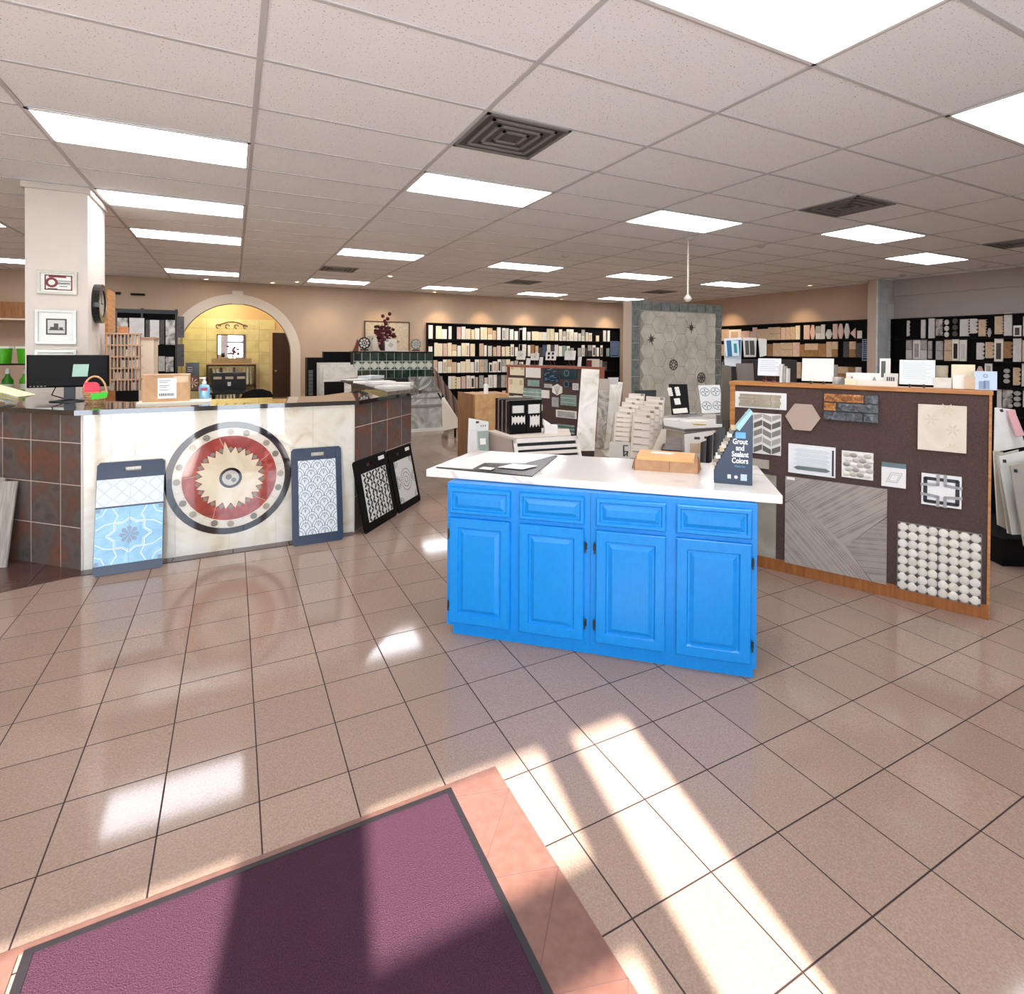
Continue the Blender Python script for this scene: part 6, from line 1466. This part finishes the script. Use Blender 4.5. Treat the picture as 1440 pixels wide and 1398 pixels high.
for (cx, cz) in ((.28, .68), (.72, .48), (.72, .1), (.6, .9)):
    for k in range(6):
        a = k*math.pi/3; g.prism([(w*cx, h*cz), (w*cx+.022*math.cos(a-.35), h*cz+.022*math.sin(a-.35)), (w*cx+.045*math.cos(a), h*cz+.045*math.sin(a)), (w*cx+.022*math.cos(a+.35), h*cz+.022*math.sin(a+.35))] if h*cz > .05 else [(w*cx, h*cz), (w*cx+.02*math.cos(a-.35), h*cz+.02*abs(math.sin(a-.35))), (w*cx+.03*math.cos(a), h*cz+.03*abs(math.sin(a))+.002)], -.0148, -.013, 1)
one(g, [stone('cream_cement', [(.3, '#dccfb8'), (.7, '#ebe2d0')], 5, .4), flat('#d9cbb2', .45)], M_, 'large cream tile with faint star shapes at the upper right')
M_, w, h = ptile(128, 165, 296, 372, '')
g = MB().box(0, w, -.008, 0, 0, h, 0); gc = [1, 2, 3, 2, 1, 3, 2, 3, 1]
cols3 = w/4.0
for c in range(4):
    for r in range(5):
        z = h*(.02+.2*r) ; x0 = c*cols3+.003; x1 = (c+1)*cols3-.003; sl = h*.09*(1 if c % 2 else -1); zz0 = z+(h*.07 if c % 2 == 0 else 0)
        pts = [(x0, zz0-sl*0), (x1, zz0+sl), (x1, zz0+sl+h*.13), (x0, zz0+h*.13)]
        pts = [(x, min(max(zv, .004), h-.004)) for x, zv in pts]
        if pts[2][1]-pts[1][1] > .005 and pts[3][1]-pts[0][1] > .005: g.prism(pts, -.012, -.007, 1+(c*3+r*2) % 3)
one(g, [flat('#efece4', .4), flat('#6d6960', .3), flat('#8f8b82', .3), flat('#b3afa6', .3)], M_, 'white-jointed grey chevron mosaic behind the navy display')
M_, w, h = ptile(332, 312, 552, 476, '')
g = MB().box(0, w, -.008, 0, 0, h, 0)
for k in range(5): z = h*(.14+.15*k); g.prism([(w*.12, z+h*.06), (w*.2, z), (w*.82, z), (w*.9, z+h*.06), (w*.82, z+h*.125), (w*.2, z+h*.125)], -.013, -.007, 2 if k == 0 else 1)
g.box(w*.93, w*.97, -.010, -.007, h*.05, h*.9, 3)
one(g, [flat('#f3f3f1', .4), flat('#e3e6e5', .25), flat('#76807c', .3), INK], M_, 'white card of long pointed picket tiles, the lowest dark grey')
M_, w, h = ptile(583, 345, 730, 488, '')
g = MB().box(0, w, -.008, 0, 0, h, 0); rr = random.Random(11)
for r in range(5):
    for c in range(4): g.dome(w*(.16+.22*c+(.07 if r % 2 else 0)), h*(.14+.18*r), w*.13, -.007, .01, 1+(r+c) % 3, n=10, rz=h*.09)
one(g, [flat('#f1efe9', .5), flat('#e9e4d9', .3), flat('#c9c2b4', .3), flat('#a9a294', .3)], M_, 'white card of rounded pebble tiles')
M_, w, h = ptile(770, 400, 884, 526, '')
g = MB().box(0, w, -.008, 0, 0, h, 0).box(0, w, -.012, -.006, h*.82, h, 1); g.ribbon([(w*.2, h*.2), (w*.65, h*.2), (w*.85, h*.6), (w*.4, h*.6)], .004, -.009, -.007, 2, True); g.ribbon([(w*.3, h*.26), (w*.62, h*.26), (w*.75, h*.52), (w*.43, h*.52)], .003, -.009, -.007, 2, True)
one(g, [flat('#f2f0ec', .5), flat('#5f7a80', .3), flat('#bcb8b0', .5)], M_, 'small white card with a blue-grey top strip and diamond outline')
M_, w, h = ptile(958, 450, 1145, 622, '')
g = MB().box(0, w, -.012, 0, 0, h, 0)
rd = [(w*.1, h*.12), (w*.9, h*.12), (w*.9, h*.85), (w*.1, h*.85)]
g.ribbon(rd, w*.1, -.016, -.011, 1, True)
for sx_, sz_ in ((.42, 1), (.42, 0), (.6, 1), (.6, 0)): g.ribbon([(w*sx_, h*(1.0 if sz_ else .0)), (w*sx_, h*(.68 if sz_ else .3)), (w*(0 if sx_ < .5 else 1), h*(.64 if sz_ else .34))], w*.085, -.018, -.011, 2)
one(g, [flat('#f2f2ef', .3), flat('#121214', .25), flat('#a3a2a0', .3)], M_, 'white square mosaic with black border and grey crossing bars')
M_, w, h = ptile(150, 382, 240, 434, ''); one(BOX(0, w, -.01, 0, 0, h), flat('#b3aa9b', .4), M_, 'small taupe rectangle left of the picket card')
M_, w, h = ptile(120, 448, 291, 600, ''); 
a, b_, cc, d = P1.rect(*E1(120, 445), *E1(272, 856))
one(BOX(0, b_-a, -.012, 0, 0, d-cc), stone('olive_stone', [(.3, '#8a8474'), (.55, '#a69f8d'), (.8, '#bdb6a4')], 3, .4, 1.5), P1.M(a, cc, .0), 'tall olive-grey stone slab partly hidden behind the quartz top')
M_ , w, h = ptile(330, 465, 798, 976, '')
a0, b0_, c0_, d0 = P1.rect(*E1(318, 465), *E1(792, 976)); w = b0_-a0; h = d0-c0_; M_ = P1.M(a0, c0_, 0)
def lp(x, y): u, v = P1.hit(*E1(x, y)); return (min(max(u-a0, 0), w), min(max(v-c0_, 0), h))
s1 = stripes('linear_stone_a', '#857a70', '#a99e93', 190, math.radians(38)); s2 = stripes('linear_stone_b', '#887d73', '#ada297', 190, math.radians(-47)); s3 = stripes('linear_stone_c', '#82776d', '#a2978c', 190, math.radians(7))
K = lp(600, 795); 
g = MB(); g.box(0, w, -.008, 0, 0, h, 3)
l1 = lp(372, 575); l2 = lp(350, 600)
g.prism([(0, h), (0, l2[1]+.01), (l1[0], l1[1]), K, lp(795, 655), (w, h)], -.013, -.008, 0)
g.prism([(0, 0), (lp(720, 970)[0], 0), K, l1, (0, l2[1]+.005)], -.0128, -.008, 1)
g.prism([K, (lp(725, 970)[0], 0), (w, 0), (w, lp(795, 660)[1])], -.0126, -.008, 2)
BIG = one(g, [s1, s2, s3, flat('#4a433d', .6)], M_, 'very large taupe slab of fine diagonal linear strips')
bpy.context.view_layer.update(); o = BOX(0, .05, -.002, 0, 0, .018).build('paper_label', WHITE); o.parent = BIG; o.matrix_parent_inverse = BIG.matrix_world.inverted(); o.matrix_world = P1.M(a0+.01, c0_+h-.022, .0135)
a0, b0_, c0_, d0 = P1.rect(*E1(845, 678), *E1(1238, 1082)); w = b0_-a0; h = d0-c0_; M_ = P1.M(a0, c0_, 0)
g = MB().box(0, w, -.008, 0, 0, h, 0); n_ = 8
for i in range(n_):
    for j in range(n_):
        cx = w*(.01+.98*(i+.5)/n_); cz = h*(.01+.98*(j+.5)/n_); r = w/n_*.52; rz = h/n_*.52
        g.dome(cx, cz, r*1.02, -.007, .006, 1 if (i+j) % 2 else 2, n=16, rz=rz*1.02)
        g.ring(cx, cz, r*.3, r*.42, -.0215, -.017, 3, n=8) if False else None
for i in range(n_+1):
    for j in range(n_+1):
        cx = min(max(w*i/n_, .008), w-.008); cz = min(max(h*j/n_, .008), h-.008); s_r = w/n_*.25
        g.prism([(cx-s_r, cz), (cx-.006, cz-.006), (cx, cz-s_r), (cx+.006, cz-.006), (cx+s_r, cz), (cx+.006, cz+.006), (cx, cz+s_r), (cx-.006, cz+.006)] if 0 < i < n_ and 0 < j < n_ else [(cx-.006, cz-.006), (cx+.006, cz-.006), (cx+.006, cz+.006), (cx-.006, cz+.006)], -.0135, -.007, 3)
g.box(w/2-.001, w/2+.001, -.0135, -.008, 0, h, 3)
one(g, [flat('#8b867a', .5), flat('#ece6d8', .3), flat('#dfd8c9', .3), flat('#4c4943', .4)], M_, 'square relief mosaic of round cream bosses at the lower right')
# ---- items on top of the panel
def ontop(px0, py0, px1, py1, lab, mat, off=-.07, easel=None, deco=None, thick=.01, lean=.12, name='display_tile', zb=z1_):
    return easel_tile(P1, px0, py0, px1, py1, zb, off, lab+', on top of the large brown panel', mat, easel=easel, deco=deco, thick=thick, lean=lean, name=name)
def lines(n, col='#c4ccd2'):
    def f(t, L, w, h, th):
        g = MB()
        for k in range(n): g.box(w*.1, w*(.75+.15*(k % 2)), -th-.001, -th, h*(.85-.7*k/n), h*(.85-.7*k/n)+.004)
        g.build('print', flat(col, .5), t, L)
    return f
ontop(1066, 504, 1098, 529, 'white printed card on a reddish easel', flat('#eef3f7', .4), easel='#8a3a1c', deco=lines(6))
ontop(1128, 504, 1172, 537, 'large plain white tile', flat('#f6f2ea', .35), easel='#3a2a22')
ontop(1265, 506, 1315, 542, 'pale mint tile with faint pattern', flat('#e6efec', .35), easel='#2a201c', deco=lines(9, '#d3dedb'))
ontop(1370, 522, 1402, 547, 'pale blue card at the right end', flat('#c9dcf2', .4), off=-.03, deco=lambda t, L, w, h, th: MB().ribbon([(w*.35, h*.1), (w*.35, h*.4)], .03, -th-.001, -th).ribbon([(w*.55, h*.1), (w*.55, h*.45)], .025, -th-.001, -th).ring(w*.5, h*.75, .006, .012, -th-.001, -th, n=8).build('print', flat('#8fa2bc', .5), t, L))
ontop(1338, 513, 1371, 530, 'cream tile stack', SL['y'], off=-.12, thick=.03)
ontop(1340, 527, 1358, 546, 'small cream tile before the cream stack', SL['c'], off=-.05)
ontop(1357, 530, 1371, 547, 'small beige block', SL['b'], off=-.05, thick=.03)
ontop(1313, 531, 1338, 544, 'low white veined tile', SL['w'], off=-.06)
ontop(1316, 514, 1333, 526, 'white-edged taupe tile right of the mint tile', TAUPE, off=-.13)
ontop(1237, 504, 1252, 529, 'small upright card with a dark window', flat('#e9e6df', .4), off=-.12, deco=lambda t, L, w, h, th: BOX(w*.15, w*.55, -th-.002, -th, h*.3, h*.9).build('dark_window', flat('#4d5650', .4), t, L))
ontop(1243, 525, 1263, 534, 'small framed name strip with dark lettering', flat('#d8d5cc', .4), off=-.1, deco=lambda t, L, w, h, th: [BOX(w*(.2+.15*k), w*(.3+.15*k), -th-.002, -th, h*.35, h*.7).build('lettering', INK, t, L) for k in range(4)])
ontop(1190, 524, 1238, 534, 'low white card with two grey motifs', flat('#efebe2', .4), off=-.12, deco=lambda t, L, w, h, th: [MB().prism([(w*q, h*.3), (w*q+.03, h*.3), (w*q+.015, h*.75)], -th-.002, -th).build('motif', flat('#8f8d88', .5), t, L) for q in (.1, .75)])
ontop(1171, 530, 1187, 538, 'small white tile with grey leaves', SL['m'], off=-.05)
ontop(1188, 532, 1204, 541, 'small blank ivory tile', SL['y'], off=-.04)
a = P1.hit(1204, 540, -.07)[0]; b_ = P1.hit(1262, 542, -.07)[0]
tag(BOX(a, b_, 0, .07, 0, .035).build('white_tray', flat('#efe8dc', .5), None, P1.M(0, z1_, -.05)), 'long low white tray in the middle of the top of the large brown panel', 'tray')
for k, (x0, x1) in enumerate(((1099, 1103), (1104, 1107), (1108, 1111))):
    ontop(x0, 512+3*k, x1, 538, ['left', 'middle', 'right'][k]+' thin tile seen on edge', SL['lgl'[k]], off=-.08, lean=.02, thick=.06)
# tall grey slabs behind panel's left end
quad('grey_slab', 'tall olive-grey slab standing behind the left end of the large brown panel', 'slab', (1016, 513), (1028, 515), (1030, 590), (1014, 590), 4.6, 4.5, flat('#6f675c', .4), .02)
quad('grey_slab', 'square grey-brown slab behind the upper left corner of the large brown panel', 'slab', (1036, 511), (1059, 511), (1062, 560), (1040, 560), 4.4, 4.3, flat('#6b635a', .4, var=.08), .02)
quad('brochure_board', 'white board with two blue panels behind the left end of the large brown panel', 'board', (1019, 476), (1043, 475), (1042, 515), (1020, 515), 5.2, 5.15, flat('#eef4f8', .4), .02)
bpy.context.view_layer.update()
t, M_, pts = quad('blue_panel_board', 'blue and teal printed board in front of the white brochure board', 'board', (1020.5, 479), (1042, 478), (1041, 501), (1020.5, 501), 5.15, 5.12, flat('#1d6f9c', .35), .012)
w = pts[2][0]; h = pts[0][1]; bpy.context.view_layer.update(); subo(t, M_, MB().box(w*.45, w*.95, -.003, 0, 0, h, 0).box(w*.6, w*.8, -.005, -.003, h*.2, h*.8, 1).box(0, w*.12, -.003, 0, 0, h, 2), 'print', [flat('#d8eef2', .4), flat('#2f8f9c', .4), flat('#e9f1f4', .4)])
t, M_, pts = quad('window_sample_board', 'dark board with two grey windows beside the blue board', 'board', (1045, 475), (1064, 475), (1063, 502), (1047, 502), 5.1, 5.08, flat('#ded9d0', .4), .012)
w = pts[2][0]; h = pts[0][1]; bpy.context.view_layer.update(); subo(t, M_, MB().box(w*.1, w*.42, -.003, 0, h*.1, h*.85).box(w*.5, w*.9, -.003, 0, h*.1, h*.85), 'windows', [flat('#4a4744', .4)])
quad('pale_sample_board', 'pale narrow grey board right of the window board', 'board', (1067, 476), (1078, 477), (1078, 500), (1069, 502), 5.0, 4.98, SL['l'], .012)
# stand carrying those boards
pS = dp(1045, 506, 5.15); 
tag(MB().box(-.04, .6, .02, .2, 0, 1.49).build('sample_shelf_unit', flat('#2a2220', .5), None, T(pS.x, pS.y+.1, 0, -.5)), 'dark shelf unit behind the left end of the large brown panel', 'shelf')

# ---- leaning tiles at the far right edge
RK = [((1400, 573), (1425, 577), (1442, 628), (1399, 636), 4.4, '#e9e9e4', 'white sample board with a dark corner logo, upper left of the right edge'), ((1416, 577), (1426, 576), (1441, 612), (1430, 614), 4.35, '#d8a7a9', 'narrow pink board at the right edge of the photo'),
      ((1398, 634), (1412, 636), (1416, 744), (1404, 738), 4.2, '#d5cfc0', 'narrow cream board edge nearest the oak post'), ((1402, 640), (1436, 632), (1426, 752), (1418, 750), 4.1, '#cfcbbd', 'tall pale board leaning in the right-hand rack'),
      ((1405, 642), (1452, 632), (1448, 752), (1425, 752), 4.0, '#e9e9e2', 'white-topped board leaning in the right-hand rack'), ((1421, 655), (1475, 640), (1490, 772), (1441, 768), 3.9, '#b3aea3', 'grey wood-look board in front at the right edge')]
for i, (tl, tr, br, bl, d_, c, lab) in enumerate(RK):
    t, M_, pts = quad('leaning_sample_board', lab, 'sample board', tl, tr, br, bl, d_, d_-.12, flat(c, .4, var=.04), .012)
    if i in (0, 4, 5):
        bpy.context.view_layer.update(); subo(t, M_, MB().box(pts[0][0]+.02, pts[0][0]+.045, -.002, 0, pts[0][1]-.045, pts[0][1]-.022), 'corner_mark', [INK])
p = dp(1440, 775, 4.25)
t = thing('board_rack', 'black floor rack holding leaning boards at the right edge of the photo', 'rack', T(p.x, p.y, 0, -.55)); mw = t.matrix_world
BOX(-.35, .7, -.25, .5, 0, .2).build('rack_base', BLACK, t, mw); BOX(-.15, .7, .42, .45, .2, .9).build('rack_back', BLACK, t, mw)

# ================================================================== ENTRANCE MAT
MATM, nt, b = nt_new('maroon_carpet'); co = coords(nt); no = N(nt, 'ShaderNodeTexNoise'); no.inputs['Scale'].default_value = 260; no.inputs['Detail'].default_value = 3; nt.links.new(co, no.inputs[0])
nt.links.new(ramp(nt, no.outputs[0], [(.3, '#3a2230'), (.7, '#4f323f')]), b.inputs['Base Color']); b.inputs['Roughness'].default_value = .95; b.inputs['Specular IOR Level'].default_value = .1
bp = N(nt, 'ShaderNodeBump'); bp.inputs['Strength'].default_value = .8; bp.inputs['Distance'].default_value = .006; nt.links.new(no.outputs[0], bp.inputs['Height']); nt.links.new(bp.outputs[0], b.inputs['Normal'])
t = thing('entrance_mat', 'maroon carpet entrance mat with black rubber edge in the foreground', 'mat', Matrix.Identity(4)); mw = t.matrix_world
BOX(-.455, .668, -1.5, 1.803, .001, .008).build('carpet', MATM, t, mw)
g = MB(); g.box(-.478, -.455, -1.5, 1.82, .001, .010); g.box(.668, .688, -1.5, 1.82, .001, .010); g.box(-.455, .668, 1.803, 1.82, .001, .010); g.build('rubber_edge', flat('#1c1518', .6), t, mw)

# ================================================================== LIGHT & CAMERA
w_ = bpy.data.worlds.new('World'); sc.world = w_; w_.use_nodes = True; nt = w_.node_tree
bg = nt.nodes['Background']; tc = N(nt, 'ShaderNodeTexCoord'); sp = N(nt, 'ShaderNodeSeparateXYZ'); nt.links.new(tc.outputs['Generated'], sp.inputs[0])
nt.links.new(ramp(nt, sp.outputs['Z'], [(0, '#eef4fb'), (.35, '#c2dcf8'), (1, '#7fb2ee')]), bg.inputs[0]); bg.inputs[1].default_value = 7.5
s = bpy.data.lights.new('sun', 'SUN'); s.energy = 28; s.angle = math.radians(.8); s.color = (1, .96, .9)
so = bpy.data.objects.new('sun', s); COL.objects.link(so)
el = math.radians(33.5); d = Vector((.178*math.cos(el), .984*math.cos(el), -math.sin(el)))
so.rotation_euler = d.to_track_quat('-Z', 'Y').to_euler(); so.location = (0, -6, 6)

cam = bpy.data.cameras.new('camera'); co_ = bpy.data.objects.new('camera', cam); COL.objects.link(co_)
Mx = Matrix((RT, UP, -FW)).transposed().to_4x4(); Mx.translation = EYE; co_.matrix_world = Mx
cam.sensor_fit = 'HORIZONTAL'; cam.sensor_width = 36; cam.lens = F_PX/1440*36
cam.shift_x = (720-CX)/1440; cam.shift_y = (CY-699)/1440
cam.clip_start = .05; cam.clip_end = 200
sc.camera = co_
sc.view_settings.view_transform = 'Standard'; sc.view_settings.look = 'None'; sc.view_settings.gamma = 1; sc.view_settings.use_curve_mapping = False
sc.view_settings.exposure = -.06
